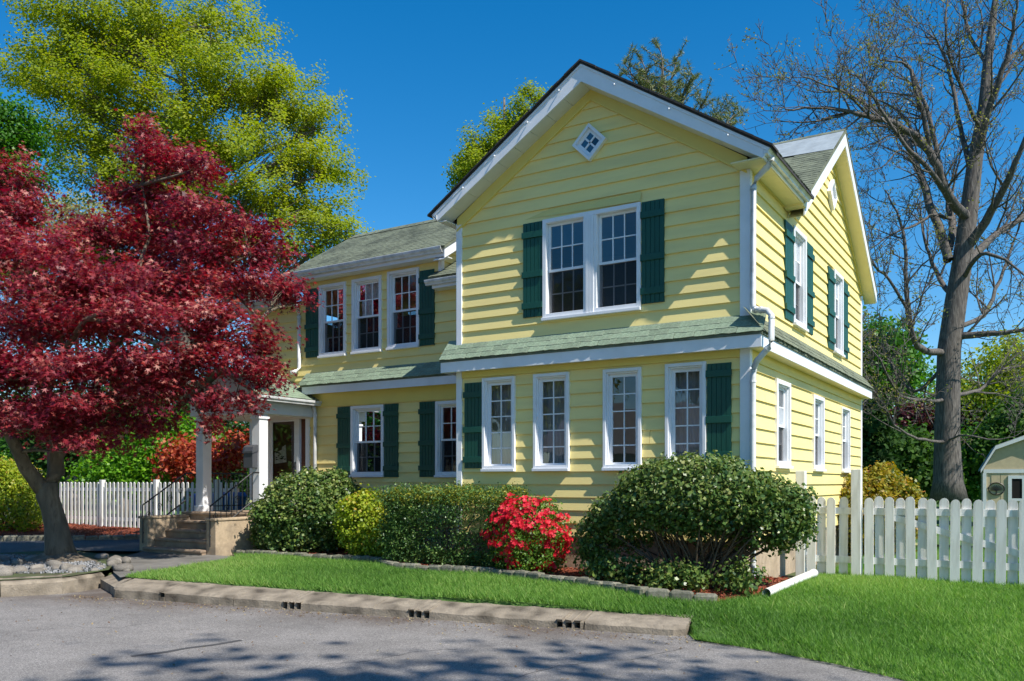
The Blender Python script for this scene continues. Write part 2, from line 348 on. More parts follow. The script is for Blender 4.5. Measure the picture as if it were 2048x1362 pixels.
# thin tar seam strip in the street
mb = MB(); pa = [at(280,1309,1), at(370,1297,1), at(480,1281,1)]
def groundpt(px, py, z):
    d = (EYE-z)*1725/(py-965); return at(px, py, d)
q = [groundpt(x, y, ROAD+.004) for x, y in ((262,1312),(330,1304),(372,1296),(430,1289),(482,1280))]
for a, b in zip(q[:-1], q[1:]):
    t = (b-a).normalized(); s = Vector((-t.y, t.x, 0))*.035
    mb.poly([a-s, b-s, b+s, a+s])
tag(mb.build('tar_seam', M['tar']), kind='structure')
for cr in (((560,1352),(640,1330),(735,1322),(850,1300),(930,1296)), ((60,1262),(150,1253),(235,1256),(330,1240)), ((1010,1362),(1120,1330),(1260,1318),(1400,1290))):
    mb = MB(); q = []
    for (xa, ya), (xb, yb) in zip(cr[:-1], cr[1:]):
        for k in range(5): q.append(groundpt(xa+(xb-xa)*k/5+random.uniform(-5,5), ya+(yb-ya)*k/5+random.uniform(-1.5,1.5), ROAD+.003))
    for a, b in zip(q[:-1], q[1:]):
        t = (b-a).normalized(); sd_ = Vector((-t.y, t.x, 0))*random.uniform(.002,.005); mb.poly([a-sd_, b-sd_, b+sd_, a+sd_])
    tag(mb.build('crack', M['tar']), kind='structure')
# driveway behind the red maple, mulch bed by the far fence
drive_poly = [(-11.95,-.9), (-12.2,.7), (-13.2,.85), (-14.0,.15), (-15.1,-1.45), (-16.6,-2.6), (-20,-4.6), (-24,-6), (-24,-9), (-15,-6.3), (-14.2,-4.2), (-13.3,-2.0)]
sheet('driveway', drive_poly, M['drive'], .012, .7)
walk_poly = [(-12.1,-1.0), (-9.3,-1.0), (-8.9,-1.9), (-8.6,-3.2), (-8.3,-3.95), (-8.22,-4.15), (-9.05,-3.72), (-9.5,-3.4), (-10.3,-2.9), (-11.4,-2.0)]
sheet('walkway', walk_poly, M['concrete'], .014, .5)
mulchL = [(-12.9,1.55), (-13.2,.95), (-14.1,.25), (-15.15,-1.3), (-16.7,-2.5), (-20,-4.4), (-24,-5.8), (-26,1.6), (-20,1.7)]
sheet('mulch_bed', mulchL, M['mulch'], .035, .35, jitter=.02)
bed_edge = [(-9.75,-.62), (-8.2,-.62), (-7.0,-.62), (-6.1,-.66), (-5.75,-.95), (-5.35,-1.22), (-4.4,-1.22), (-3.5,-1.16), (-2.5,-1.42), (-1.6,-1.66), (-.7,-1.95), (.15,-1.75), (.55,-1.0), (.62,-.2)]
bedF = bed_edge+[(.62,.35), (0,.3), (-4.97,.3), (-4.97,1.9), (-9.75,1.9)]
sheet('flower_bed', bedF, M['mulch'], .045, .22, jitter=.018)
lawn_poly = [(KL[0]+.35*1-.05, KL[1]+.55), (.22,-2.85), (.45,-3.36), (.95,-3.45), (1.37,-3.57), (2.0,-3.83), (2.61,-4.22), (3.5,-5.05), (6,-5.85), (22,-4.4), (22,9.25), (.62,9.25), (.62,-.2)]+bed_edge[:-1][::-1]+[(-9.75,-.75), (-9.25,-1.0), (-8.85,-1.9), (-8.55,-3.2), (-8.25,-4.05)]
sheet('lawn', lawn_poly, M['lawnsoil'], .01, .45)
sheet('back_lawn', [(-30,9.2), (30,9.2), (45,70), (-45,70)], M['lawnsoil'], .0, 4)

# grass blades: what nobody could count
def grass(name, poly, dens, hmin, hmax, wid, seed):
    r = np.random.default_rng(seed); P = np.array(poly); x0, y0 = P.min(0); x1, y1 = P.max(0)
    n = int((x1-x0)*(y1-y0)*dens); x = r.uniform(x0, x1, n); y = r.uniform(y0, y1, n)
    # keep only what the photo can see or nearly see
    dx = x-CAM[0]; dy = y-CAM[1]; wv = dx*FV[0]+dy*FV[1]; rr = (dx*RV[0]+dy*RV[1])/np.maximum(wv, .1)
    k = insideN(x, y, poly) & (np.abs(rr) < .78) & (wv > 4); x = x[k]; y = y[k]; n = len(x)
    clump = np.sin(x*2.3+1.3*np.sin(y*1.7))*np.sin(y*2.9+x*.6)*.5+.5
    h = r.uniform(hmin, hmax, n)*(.75+.5*clump); a = r.uniform(0, 2*np.pi, n); h = h*np.where(r.random(n) < .06, 1.5, 1); lean = r.normal(0, .55, (n, 2))*h[:, None]+np.array([-.012, -.01])
    z = G(x, y)+.006; W = wid*r.uniform(.6, 1.3, n)
    V = np.zeros((n, 3, 3)); ca, sa = np.cos(a)*W/2, np.sin(a)*W/2
    V[:, 0] = np.stack([x-ca, y-sa, z], 1); V[:, 1] = np.stack([x+ca, y+sa, z], 1); V[:, 2] = np.stack([x+lean[:, 0], y+lean[:, 1], z+h], 1)
    patch = np.sin(x*.9+.5)*np.cos(y*1.1-.7)
    rn = np.clip(r.normal(.36, .2, n)+.26*patch+.16*(clump-.5)+.12*np.sin(x*.43+2)*np.sin(y*.6)+np.where(r.random(n) < .05, .5, 0)+.35*np.exp(-((x-1.0)**2+(y+1.6)**2)/.5)+.2*np.exp(-((x+7.5)**2+(y+3.2)**2)/1.5), 0, 1)
    return fast(name, V, 3, M['grass'], None, rn, 'stuff')
gp_ = [(a, b-.05-.05*math.sin(a*7)) if (a > .4 and b < -3) else (a, b) for a, b in lawn_poly]
tag(grass('grass', gp_, 3900, .035, .085, .013, 3), 'short bright green grass of the front lawn', 'grass')
# mulch chips
def chips(name, poly, dens, label, seed, lift):
    r = np.random.default_rng(seed); P = np.array(poly); x0, y0 = P.min(0); x1, y1 = P.max(0)
    n = int((x1-x0)*(y1-y0)*dens); x = r.uniform(x0, x1, n); y = r.uniform(y0, y1, n); k = insideN(x, y, poly); x = x[k]; y = y[k]; n = len(x)
    c = np.stack([x, y, G(x, y)+lift+r.uniform(0, .025, n)], 1)
    u = r.normal(0, 1, (n, 3))*[1,1,.35]; u /= np.linalg.norm(u, axis=1)[:, None]; v = np.cross(u, r.normal(0, 1, (n, 3))); v /= np.linalg.norm(v, axis=1)[:, None]
    u *= r.uniform(.015, .04, n)[:, None]; v *= r.uniform(.004, .010, n)[:, None]
    o = fast(name, np.stack([c-u-v, c+u-v, c+u+v, c-u+v], 1), 4, M['chip'], None, r.random(n), 'stuff'); return tag(o, label, 'mulch')
chips('mulch_chips', mulchL, 260, 'red mulch chips under the yew by the far fence', 1, .04)
chips('mulch_chips', bedF, 420, 'red mulch chips under the shrubs along the house', 2, .05)

# ------------------------------------------------------------------ the house
house = thing('house', (-4,3,-.2), 'large pale yellow clapboard house with dark green shutters and white trim', 'house')
EXP = .2032
class Wall:
    """a vertical wall plane: p(u, z, d) with u along the wall and d outward"""
    def __init__(s, o, u, n): s.o = Vector(o); s.u = Vector(u); s.n = Vector(n)
    def p(s, u, z, d): q = s.o+s.u*u+s.n*d; return (q.x, q.y, z)
    def box(s, mb, u0, u1, z0, z1, d0, d1):
        mb.hexa([s.p(u0,z0,d0), s.p(u1,z0,d0), s.p(u1,z0,d1), s.p(u0,z0,d1), s.p(u0,z1,d0), s.p(u1,z1,d0), s.p(u1,z1,d1), s.p(u0,z1,d1)])
WF = Wall((0,0,0), (1,0,0), (0,-1,0))        # front wing, u = x
WS = Wall((0,0,0), (0,1,0), (1,0,0))         # right side, u = y
WL = Wall((0,1.7,0), (1,0,0), (0,-1,0))      # recessed left wing, u = x
WG = Wall((-6.6,0,0), (0,1,0), (1,0,0))      # gable end of the left wing
def bounds(outline, z):
    """outline: list of (u,z) polygon, convex in u for each z"""
    us = []
    n = len(outline)
    for i in range(n):
        (ua, za), (ub, zb) = outline[i], outline[(i+1) % n]
        if abs(za-zb) < 1e-9: continue
        lo, hi = min(za, zb), max(za, zb)
        if lo-1e-9 <= z <= hi+1e-9: us.append(ua+(ub-ua)*(z-za)/(zb-za))
    return (min(us), max(us)) if us else None
def intervals(L, R, holes, z0, z1):
    iv = [(L, R)]
    for (a, b, c, d) in holes:
        if c < z1-1e-6 and d > z0+1e-6:
            nv = []
            for (p, q) in iv:
                if b <= p or a >= q: nv.append((p, q)); continue
                if a > p: nv.append((p, a))
                if b < q: nv.append((b, q))
            iv = nv
    return iv
def bands(outline, holes, z0, z1):
    zs = sorted({z0, z1, *[z for u, z in outline if z0 < z < z1], *[z for h in holes for z in h[2:] if z0 < z < z1]})
    for a, b in zip(zs[:-1], zs[1:]):
        e = 1e-6; lo = bounds(outline, a+e); hi = bounds(outline, b-e)
        if not lo or not hi: continue
        L0, R0 = lo; L1, R1 = hi
        mid = bounds(outline, (a+b)/2)
        for (p, q) in intervals(mid[0], mid[1], holes, a, b):
            pl0, pl1 = (L0, L1) if abs(p-mid[0]) < 1e-6 else (p, p)
            pr0, pr1 = (R0, R1) if abs(q-mid[1]) < 1e-6 else (q, q)
            if pr0-pl0 < .004 and pr1-pl1 < .004: continue
            yield a, b, pl0, pr0, pl1, pr1
def clad(wall, outline, holes, starts, name='wall', lap=.030):
    """sheathing wall plus one siding_board per course; starts: list of (z_first, z_end)"""
    mb = MB(); zmin = min(z for u, z in outline); zmax = max(z for u, z in outline)
    for a, b, l0, r0, l1, r1 in bands(outline, holes, zmin, zmax):
        for d in (-.02, -.12): mb.poly([wall.p(l0,a,d), wall.p(r0,a,d), wall.p(r1,b,d), wall.p(l1,b,d)])
    root = mb.build(name, M['sheath'], house)
    for zs, ze in starts:
        z = zs
        while z < ze-.01:
            t = min(z+EXP, ze)
            off = lambda zz: .002+lap*(1-(zz-z)/EXP)
            groups = []                       # pieces of one course that hang together
            hz = list(holes); lim = bounds(outline, (z+t)/2)
            if lim and lim[1]-lim[0] > 3:     # butt joint somewhere along the course
                for _ in range(int((lim[1]-lim[0])/3.6)):
                    uj = random.uniform(lim[0]+.6, lim[1]-.6)
                    if not any(h[0]-.05 < uj < h[1]+.05 for h in holes): hz.append((uj, uj+.006, z-.01, t+.01))
            for q in bands(outline, hz, z, t):
                a, b, l0, r0, l1, r1 = q; hit = [gq for gq in groups if any(abs(p[1]-a) < 1e-5 and p[4] < r0-1e-4 and p[5] > l0+1e-4 for p in gq)]
                for gq in hit[1:]: hit[0].extend(gq); groups.remove(gq)
                if hit: hit[0].append(q)
                else: groups.append([q])
            for gq in groups:
                mb = MB()
                for a, b, l0, r0, l1, r1 in gq:
                    mb.poly([wall.p(l0,a,off(a)), wall.p(r0,a,off(a)), wall.p(r1,b,off(b)), wall.p(l1,b,off(b))])
                    if abs(a-z) < 1e-6: mb.poly([wall.p(l0,a,off(a)), wall.p(r0,a,off(a)), wall.p(r0,a,-.02), wall.p(l0,a,-.02)])
                    for (u0, u1) in ((l0, l1), (r0, r1)): mb.poly([wall.p(u0,a,off(a)), wall.p(u1,b,off(b)), wall.p(u1,b,-.02), wall.p(u0,a,-.02)])
                mb.build('siding_board', M['siding'], root)
            z += EXP
    return root

def ring(mb, wall, u0, u1, z0, z1, w, d0, d1, wb=None, wt=None):
    wb = wb or w; wt = wt or w
    wall.box(mb, u0, u0+w, z0, z1, d0, d1); wall.box(mb, u1-w, u1, z0, z1, d0, d1)
    wall.box(mb, u0+w, u1-w, z0, z0+wb, d0, d1-.001); wall.box(mb, u0+w, u1-w, z1-wt, z1, d0, d1-.001)
def glaze(wall, win, u0, u1, z0, z1, cols, rows, d):
    """muntin grid with one pane object per light"""
    mb = MB(); t = .009
    for i in range(1, cols): u = u0+(u1-u0)*i/cols; wall.box(mb, u-t, u+t, z0, z1, d-.004, d+.012)
    for j in range(1, rows): z = z0+(z1-z0)*j/rows; wall.box(mb, u0, u1, z-t, z+t, d-.003, d+.011)
    mb.build('muntin', M['white'], win)
    for i in range(cols):
        for j in range(rows):
            a, b = u0+(u1-u0)*i/cols, u0+(u1-u0)*(i+1)/cols; c, e = z0+(z1-z0)*j/rows, z0+(z1-z0)*(j+1)/rows
            k = [random.uniform(-.0008, .0008) for _ in range(3)]
            MB().poly([wall.p(a,c,d+k[0]), wall.p(b,c,d+k[1]), wall.p(b,e,d+k[2]), wall.p(a,e,d+k[0]+k[2]-k[1])]).build('pane', M['glass'], win)
def curtain(wall, win, u0, u1, z0, z1, d, mat, waves=5, amp=.025, taper=0):
    mb = MB(); n = 24; m = 6
    for j in range(m+1):
        z = z0+(z1-z0)*j/m; f = 1-taper*math.sin(math.pi*j/m)
        for i in range(n+1):
            u = u0+(u1-u0)*f*i/n
            mb.v.append(wall.p(u, z, d+amp*math.sin(i/n*waves*2*math.pi)))
    mb.f = [(j*(n+1)+i, j*(n+1)+i+1, (j+1)*(n+1)+i+1, (j+1)*(n+1)+i) for j in range(m) for i in range(n)]
    mb.build('curtain', mat, win, True)
def window(wall, u0, u1, z0, z1, kind='hung', cols=3, screen=True, dep=.055, mid=.5, casing=.065, name='window', drape=None):
    mb = MB()
    ring(mb, wall, u0, u1, z0+.045, z1, casing, -.10, dep)
    wall.box(mb, u0-.004, u1+.004, z0, z0+.045, -.10, dep+.035)                       # sill
    ring(mb, wall, u0+casing, u1-casing, z0+.046, z1-casing, .022, -.10, dep-.035)     # inner stop
    win = mb.build(name, M['white'], house, bevel=.004)
    a, b, c, e = u0+casing+.022, u1-casing-.022, z0+.046+.022, z1-casing-.022
    s = .042
    if kind == 'hung':
        zm = c+(e-c)*mid
        for (p, q, d) in ((zm-.02, e, -.03), (c, zm+.02, -.06)):
            mb = MB(); ring(mb, wall, a, b, p, q, s, d-.03, d, wb=.055 if d < -.05 else .04, wt=.038); mb.build('sash', M['white'], win)
            glaze(wall, win, a+s, b-s, p+(.055 if d < -.05 else .04), q-.038, cols, 2, d-.018)
        if screen:
            MB().poly([wall.p(a+.01,c+.01,-.045), wall.p(b-.01,c+.01,-.045), wall.p(b-.01,zm-.02,-.045), wall.p(a+.01,zm-.02,-.045)]).build('screen', M['screen'], win)
    else:
        mb = MB(); ring(mb, wall, a, b, c, e, .05, -.06, -.025, wb=.06); mb.build('sash', M['white'], win)
        glaze(wall, win, a+.05, b-.05, c+.06, e-.05, cols, 5, -.045)
    W_ = b-a
    if drape == 'sheer': curtain(wall, win, a-.03, b+.03, c, e+.03, -.20, M['sheer'], 7)
    if drape == 'side': curtain(wall, win, a, a+W_*.3, c, e, -.18, M['curtain'], 3, taper=.3)
    if drape == 'half': curtain(wall, win, a, b, zm if kind == 'hung' else c, e, -.18, M['curtain'], 5, .015)
    return win
def shutter(wall, u0, u1, z0, z1, d=.03, bat=(.13,.55,.88)):
    mb = MB(); n = 5; wd = (u1-u0)/n
    wall.box(mb, u0, u1, z0, z1, d-.012, d+.004)
    for i in range(n): wall.box(mb, u0+i*wd+.004, u0+(i+1)*wd-.004, z0, z1-.001, d-.01, d+.014)
    o = mb.build('shutter', M['shutter'], house)
    for f in bat:
        zc = z1-(z1-z0)*f; mb = MB(); wall.box(mb, u0-.012, u1+.012, zc-.05, zc+.05, d+.012, d+.040); mb.build('batten', M['shutter'], o, bevel=.004)
    return o

# --- openings (u0,u1,z0,z1)
dw = (-3.29,-1.60,3.78,5.40)
cas = [(-4.45,-3.81,1.38,2.94), (-3.46,-2.81,1.38,2.94), (-2.22,-1.59,1.38,2.93), (-1.21,-.59,1.38,2.94)]
AX, SLP = -2.44, .652                      # front gable centre and pitch
gz = lambda x: min(7.33-abs(x-AX)*SLP, 9)           # underside line of the rake at the wall
outF = [(-4.97,.357), (0,.357), (0,gz(0)), (AX,7.33), (-4.97,gz(-4.97))]
clad(WF, outF, [dw]+cas, [(.357,3.55), (3.55,7.4)])
sw = [(2.4,3.26,3.78,5.42), (5.55,6.4,3.73,5.36), (1.35,2.19,1.42,2.80), (3.81,4.65,1.40,2.77), (6.28,7.09,1.40,2.73)]
gs = lambda y: 7.60-abs(y-5.3)*.68
outS = [(0,.357), (8.5,.357), (8.5,gs(8.5)), (5.3,7.60), (2.36,5.601), (0,5.60)]
clad(WS, outS, sw, [(.357,3.55), (3.55,7.6)])
lw = [(-9.86,-9.08,3.89,5.47), (-8.91,-8.10,3.90,5.48), (-7.94,-7.12,3.91,5.52)]
lf = [(-8.94,-8.04,1.31,2.81), (-6.71,-5.85,1.30,2.80)]
door_hole = (-11.55,-10.15,.55,2.78)
outL = [(-12.02,.30), (-4.97,.30), (-4.97,5.02), (-6.6,5.021), (-6.6,5.66), (-10.35,5.661), (-10.351,5.20), (-12.02,5.199)]
clad(WL, outL, lw+lf+[door_hole], [(.391,3.55), (3.55,5.66)])
outG = [(1.7,4.6), (5.3,4.6), (5.3,5.6), (3.5,6.75), (1.7,5.6)]
clad(WG, outG, [], [(4.77,6.75)])
# unseen walls that close the shells
mb = MB()
mb.box(-4.97,-4.87,.13,4.0,-.1,5.6); mb.box(-5.0,-.13,8.38,8.5,-.1,5.5); mb.box(-5.0,-4.88,4.0,8.38,-.1,5.6)
mb.box(-12.02,-11.9,1.85,5.3,-.1,5.2); mb.box(-12.02,-4.98,5.2,5.3,-.1,5.0); mb.box(-10.35,-10.23,1.85,5.2,5.0,5.65)
mb.build('rear_wall', M['sheath'], house)
mb = MB()   # rooms: floors and partitions added to keep them dark behind the panes
mb.box(-4.85,-.14,.14,8.35,3.25,3.45); mb.box(-4.85,-.14,.14,8.35,.35,.5); mb.box(-4.85,-.14,2.9,3.0,.5,5.5); mb.box(-4.85,-.9,5.0,5.1,.5,5.5); mb.box(-1.3,-1.2,3.0,8.3,.5,5.5)
mb.box(-11.9,-5.0,1.86,5.2,3.25,3.45); mb.box(-11.9,-5.0,1.86,5.2,.35,.5); mb.box(-11.9,-5.0,4.2,4.3,.5,5.2); mb.box(-4.85,-.14,.14,8.3,5.52,5.56); mb.box(-10.2,-6.75,1.86,5.2,5.58,5.62)
mb.build('added_partition', M['inside'], house)
mb = MB(); mb.box(-4.95,-.02,.02,8.48,-.7,.357); mb.box(-12.0,-4.96,1.72,5.28,-.7,.31); mb.build('foundation', M['found'], house)
mb = MB(); WS.box(mb, 3.1, 3.9, -.05, .28, -.03, .012); bw = mb.build('basement_window', M['white'], house)
mb = MB(); WS.box(mb, 3.16, 3.84, 0, .23, -.02, .016); mb.build('pane', M['dark'], bw)

# --- windows
mb = MB()
u0, u1, z0, z1 = dw
um = (u0+u1)/2
ring(mb, WF, u0, u1, z0+.045, z1, .065, -.1, .055); WF.box(mb, u0-.004, u1+.004, z0, z0+.045, -.1, .09)
for k in range(5): WF.box(mb, um-.115+k*.046, um-.115+k*.046+.044, z0+.046, z1-.066, -.1, .05 if k in (0, 4) else .064)
dwin = mb.build('window', M['white'], house, bevel=.003)
for a, b in ((u0+.067, um-.117), (um+.117, u1-.067)):
    c, e = z0+.05, z1-.067; zm = c+(e-c)*.5
    for (p, q, d) in ((zm-.02, e, -.03), (c, zm+.02, -.06)):
        mb = MB(); ring(mb, WF, a, b, p, q, .04, d-.03, d); mb.build('sash', M['white'], dwin); glaze(WF, dwin, a+.04, b-.04, p+.04, q-.04, 3, 2, d-.018)
    MB().poly([WF.p(a+.01,c+.01,-.042), WF.p(b-.01,c+.01,-.042), WF.p(b-.01,zm-.02,-.042), WF.p(a+.01,zm-.02,-.042)]).build('screen', M['screen'], dwin)
mb = MB(); mb.poly([WF.p(u0-.35,z1+.06,.022), WF.p(u1+.0,z1+.012,.062), WF.p(u1+.0,z1+.16,.024), WF.p(u0+.1,z1+.16,.020)]); mb.build('head_flashing', M['sheath'], dwin)
for i, (a, b, c, d) in enumerate(cas): window(WF, a, b, c, d, 'casement', 2, dep=.065, casing=.05, drape='sheer' if i in (0, 1, 3) else None)
# a striped round chair back seen behind the third casement
for i, (a, b, c, d) in enumerate(lw): window(WL, a, b, c, d, 'hung', 3, drape='half' if i == 1 else None, mid=.5)
window(WL, *lf[0], 'hung', 3, drape='side'); window(WL, *lf[1], 'hung', 3)
for i, (a, b, c, d) in enumerate(sw): window(WS, a, b, c, d, 'hung', 3 if i < 2 else 2, screen=True, drape='half' if i in (0,) else None, casing=.07 if i < 4 else .035)
# --- shutters
shutter(WF, dw[0]-.37, dw[0]-.012, 3.87, 5.39); shutter(WF, dw[1]+.012, dw[1]+.37, 3.87, 5.39)
shutter(WF, -4.82,-4.462, 1.44, 2.88, bat=(.14,.55,.90)); shutter(WF, -.578,-.225, 1.44, 2.90, bat=(.1,.55,.9))
shutter(WL, -10.26,-9.872, 3.93, 5.43); shutter(WL, -7.108,-6.74, 3.93, 5.43)
shutter(WL, -9.32,-8.952, 1.31, 2.81); shutter(WL, -8.028,-7.66, 1.31, 2.81); shutter(WL, -7.11,-6.722, 1.31, 2.81)
for (a, b, c, d) in sw[:2]:
    shutter(WS, a-.52, a-.012, c+.03, d-.05); shutter(WS, b+.012, b+.52, c+.03, d-.05)
# --- diamond attic window and side gable vent
def diamond(wall, u, z, r, name, louvre=False):
    wall = Wall(wall.o+wall.n*.018, wall.u, wall.n)
    mb = MB(); t = .06
    for k in range(4):
        a0, a1 = math.pi/2*k, math.pi/2*(k+1)
        P = lambda a, rr, d: wall.p(u+rr*math.cos(a), z+rr*math.sin(a), d)
        mb.hexa([P(a0,r,.0), P(a1,r,.0), P(a1,r-t,.0), P(a0,r-t,.0), P(a0,r,.075), P(a1,r,.075), P(a1,r-t,.075), P(a0,r-t,.075)])
        # reveal frame
        mb.hexa([P(a0,r-t,.0), P(a1,r-t,.0), P(a1,r-t-.07,.0), P(a0,r-t-.07,.0), P(a0,r-t,.035), P(a1,r-t,.035), P(a1,r-t-.07,.03), P(a0,r-t-.07,.03)])
    o = mb.build(name, M['white'], house)
    r2 = r-t-.07
    mb = MB()
    for s in (1, -1):
        du, dz = .5*r2, .5*r2*s
        e = Vector((du, dz)); nrm = Vector((-dz, du)).normalized()*.014
        c = [(u-du-nrm.x, z-dz-nrm.y), (u+du-nrm.x, z+dz-nrm.y), (u+du+nrm.x, z+dz+nrm.y), (u-du+nrm.x, z-dz+nrm.y)]
        mb.hexa([wall.p(a, b, .02) for a, b in c]+[wall.p(a, b, .034) for a, b in c])
    mb.build('muntin', M['white'], o)
    for (cu, cz) in ((.5,0),(-.5,0),(0,.5),(0,-.5)):
        q = [(cu+.5, cz), (cu, cz+.5), (cu-.5, cz), (cu, cz-.5)]
        MB().poly([wall.p(u+a*r2, z+b*r2, .024) for a, b in q]).build('louvre' if louvre else 'pane', M['white'] if louvre else M['glass'], o)
    MB().poly([wall.p(u+a*r2, z+b*r2, .0205) for a, b in ((1,0),(0,1),(-1,0),(0,-1))]).build('backing', M['dark'], o)
diamond(WF, -2.445, 6.46, .29, 'attic_window')
diamond(WS, 5.3, 6.72, .30, 'gable_vent', True)
# --- corner boards
zf_c = 7.60-(.41+2.44)*.652-.162
def corner(*bx):
    mb = MB()
    for q in bx: mb.box(*q)
    mb.build('corner_board', M['white'], house, bevel=.006)
corner((-4.985,-4.875,-.045,-.001,.33,zf_c), (-4.99,-4.975,-.044,.9,.33,5.6))
corner((-.10,.045,-.045,-.001,.33,zf_c), (.001,.046,-.0455,.07,.33,zf_c))
corner((.001,.04,8.42,8.54,.33,5.35)); corner((-12.05,-11.95,1.66,1.80,.30,5.2)); corner((-6.64,-6.56,1.655,1.76,4.98,5.62))
# --- frieze boards on the gables
def rake_board(wall, uc, zc, slp, ua, drop0, drop1, d0, d1, mat, name):
    mb = MB(); k = abs(ua-uc)
    z = lambda u, dr: zc-abs(u-uc)*slp-dr
    pr = [(uc, zc-drop0), (ua, z(ua, drop0)), (ua, z(ua, drop1)), (uc, zc-drop1)]
    mb.prism([wall.p(u, q, d0) for u, q in pr], wall.p(0, 0, d0), wall.p(0, 0, d1)); return mb.build(name, mat, house)
for ua in (-4.97, 0): rake_board(WF, AX, 7.34, SLP, ua, 0, .19, .0, .042, M['frieze'], 'frieze_board'); rake_board(WF, AX, 7.34, SLP, ua, .19, .225, .0, .058, M['frieze'], 'frieze_moulding')
rake_board(WS, 5.3, 7.64, .68, 8.5, 0, .10, .0, .05, M['frieze'], 'frieze_board'); rake_board(WS, 5.3, 7.64, .68, 2.35, 0, .10, .0, .05, M['frieze'], 'frieze_board')
mb = MB(); WF.box(mb, -4.87,-.10, 2.97, 3.14, .0, .042); mb.build('frieze_board', M['frieze'], house)
mb = MB(); WS.box(mb, .05, 8.45, 2.92, 3.12, .0, .042); mb.build('frieze_board', M['frieze'], house)
mb = MB(); WL.box(mb, -10.1,-4.99, 2.84, 3.14, .0, .042); mb.build('frieze_board', M['frieze'], house)

# --- roofs
def slab(mb, a, b, c, d, t):
    """roof slab: four top points, thickness t downward"""
    top = [Vector(p) for p in (a, b, c, d)]; mb.hexa([p-Vector((0,0,t)) for p in top]+top)
RT = 7.60; RY = -.36; XL, XR = -5.25, .41
rx = lambda x: RT-abs(x-AX)*SLP
front_roof = None
mb = MB()
for xe in (XL, XR): slab(mb, (AX,RY-.02,RT), (xe+(.02 if xe > 0 else -.02),RY-.02,rx(xe)-.013), (xe+(.02 if xe > 0 else -.02),2.12,rx(xe)-.013), (AX,4.92,RT), .05)
front_roof = mb.build('roof', M['roofdark'], house)
mb = MB()   # cross roof whose gable faces right
CR = 7.92; cz = lambda y: CR-abs(y-5.3)*.68
slab(mb, (-5.3,5.3,CR), (.31,5.3,CR), (.31,2.02,cz(2.02)), (-5.3,2.02,cz(2.02)), .05); slab(mb, (-5.3,5.3,CR), (.31,5.3,CR), (.31,8.85,cz(8.85)), (-5.3,8.85,cz(8.85)), .05)
cross_roof = mb.build('roof', M['roof'], house)
mb = MB()
LR = 7.06; lz = lambda y: LR-abs(y-3.5)*.615
slab(mb, (-10.62,3.5,LR), (-6.28,3.5,LR), (-6.28,1.39,lz(1.39)), (-10.62,1.39,lz(1.39)), .05); slab(mb, (-10.62,3.5,LR), (-6.28,3.5,LR), (-6.28,5.7,lz(5.7)), (-10.62,5.7,lz(5.7)), .05)
left_roof = mb.build('roof', M['roof'], house)
mb = MB(); slab(mb, (-6.68,1.39,5.195), (-4.9,1.39,5.195), (-4.9,3.6,6.5), (-6.68,3.6,6.5), .05); conn_roof = mb.build('roof', M['roof'], house)
mb = MB(); slab(mb, (-12.35,1.39,5.33), (-10.3,1.39,5.33), (-10.3,3.5,6.6), (-12.35,3.5,6.6), .05); slab(mb, (-12.35,5.7,5.26), (-10.3,5.7,5.26), (-10.3,3.5,6.6), (-12.35,3.5,6.6), .05); low_roof = mb.build('roof', M['roof'], house)
# overlapping shingle courses; fa->fb along the eave, up = slope vector
def shingle_mesh(w, h, t, n):
    out = []
    for k in range(n):
        mb = MB(); j = lambda a: random.uniform(-a, a)
        x = [0.003, w-.003]
        lo = [(x[0]+j(.004), j(.010)), (w*.35, j(.009)), (w*.7, j(.009)), (x[1]+j(.004), j(.010))]; hi = [(x[0], h*1.9), (w*.35, h*1.9), (w*.7, h*1.9), (x[1], h*1.9)]
        zt = [t*1.5+j(.003) for _ in range(4)]
        n0 = 0
        for i in range(4): mb.v += [(lo[i][0], lo[i][1], zt[i]), (hi[i][0], hi[i][1], .001), (lo[i][0], lo[i][1], zt[i]-t*1.3)]
        for i in range(3): a = 3*i; mb.f += [(a, a+3, a+4, a+1), (a+2, a+5, a+3, a)]
        mb.f += [(2, 0, 1), (9, 11, 10)]
        m = mb.mesh('shingle'); m.materials.append(M['shingle']); out.append(m)
    return out
SHM = shingle_mesh(.305, .125, .008, 7)
def lay_shingles(parent, a, b, up, rows, rows_exp=.125, singles=True, clip=None):
    """a,b: eave ends; up: unit vector up the slope"""
    a = Vector(a); b = Vector(b); X = (b-a).normalized(); Y = Vector(up).normalized(); Z = X.cross(Y)
    if Z.z < 0: a, b = b, a; X = -X; Z = X.cross(Y)
    L = (b-a).length; stuffV = []
    for r in range(rows):
        off = -.305*((r*.5) % 1)-random.uniform(0, .08); s = off
        while s < L-.02:
            x0 = max(s, 0); x1 = min(s+.305, L)
            if x1-x0 > .03 and (clip is None or clip(x0, x1, r)):
                sag = random.uniform(-.004, .004)
                Mx = Matrix((X*((x1-x0)/.305), Y, Z)).transposed().to_4x4(); Mx.translation = a+X*x0+Y*(r*rows_exp+sag)+Z*.004
                m = random.choice(SHM)
                if singles: inst('shingle', m, parent, Mx)
                else: stuffV.append((m, Mx))
            s += .305
    if stuffV:
        mb = MB()
        for m, Mx in stuffV:
            n0 = len(mb.v); mb.v += [tuple(Mx @ v.co) for v in m.vertices]; mb.f += [tuple(n0+i for i in p.vertices) for p in m.polygons]
        o = mb.build('shingles', M['roof'], parent); o['kind'] = 'stuff'
us = Vector((0, 1, .615)).normalized()
lay_shingles(left_roof, (-10.62,1.37,lz(1.39)-.01), (-6.28,1.37,lz(1.39)-.01), us, 21, singles=False)
lay_shingles(conn_roof, (-6.68,1.37,5.185), (-4.98,1.37,5.185), (0,1,.59), 14, singles=False)
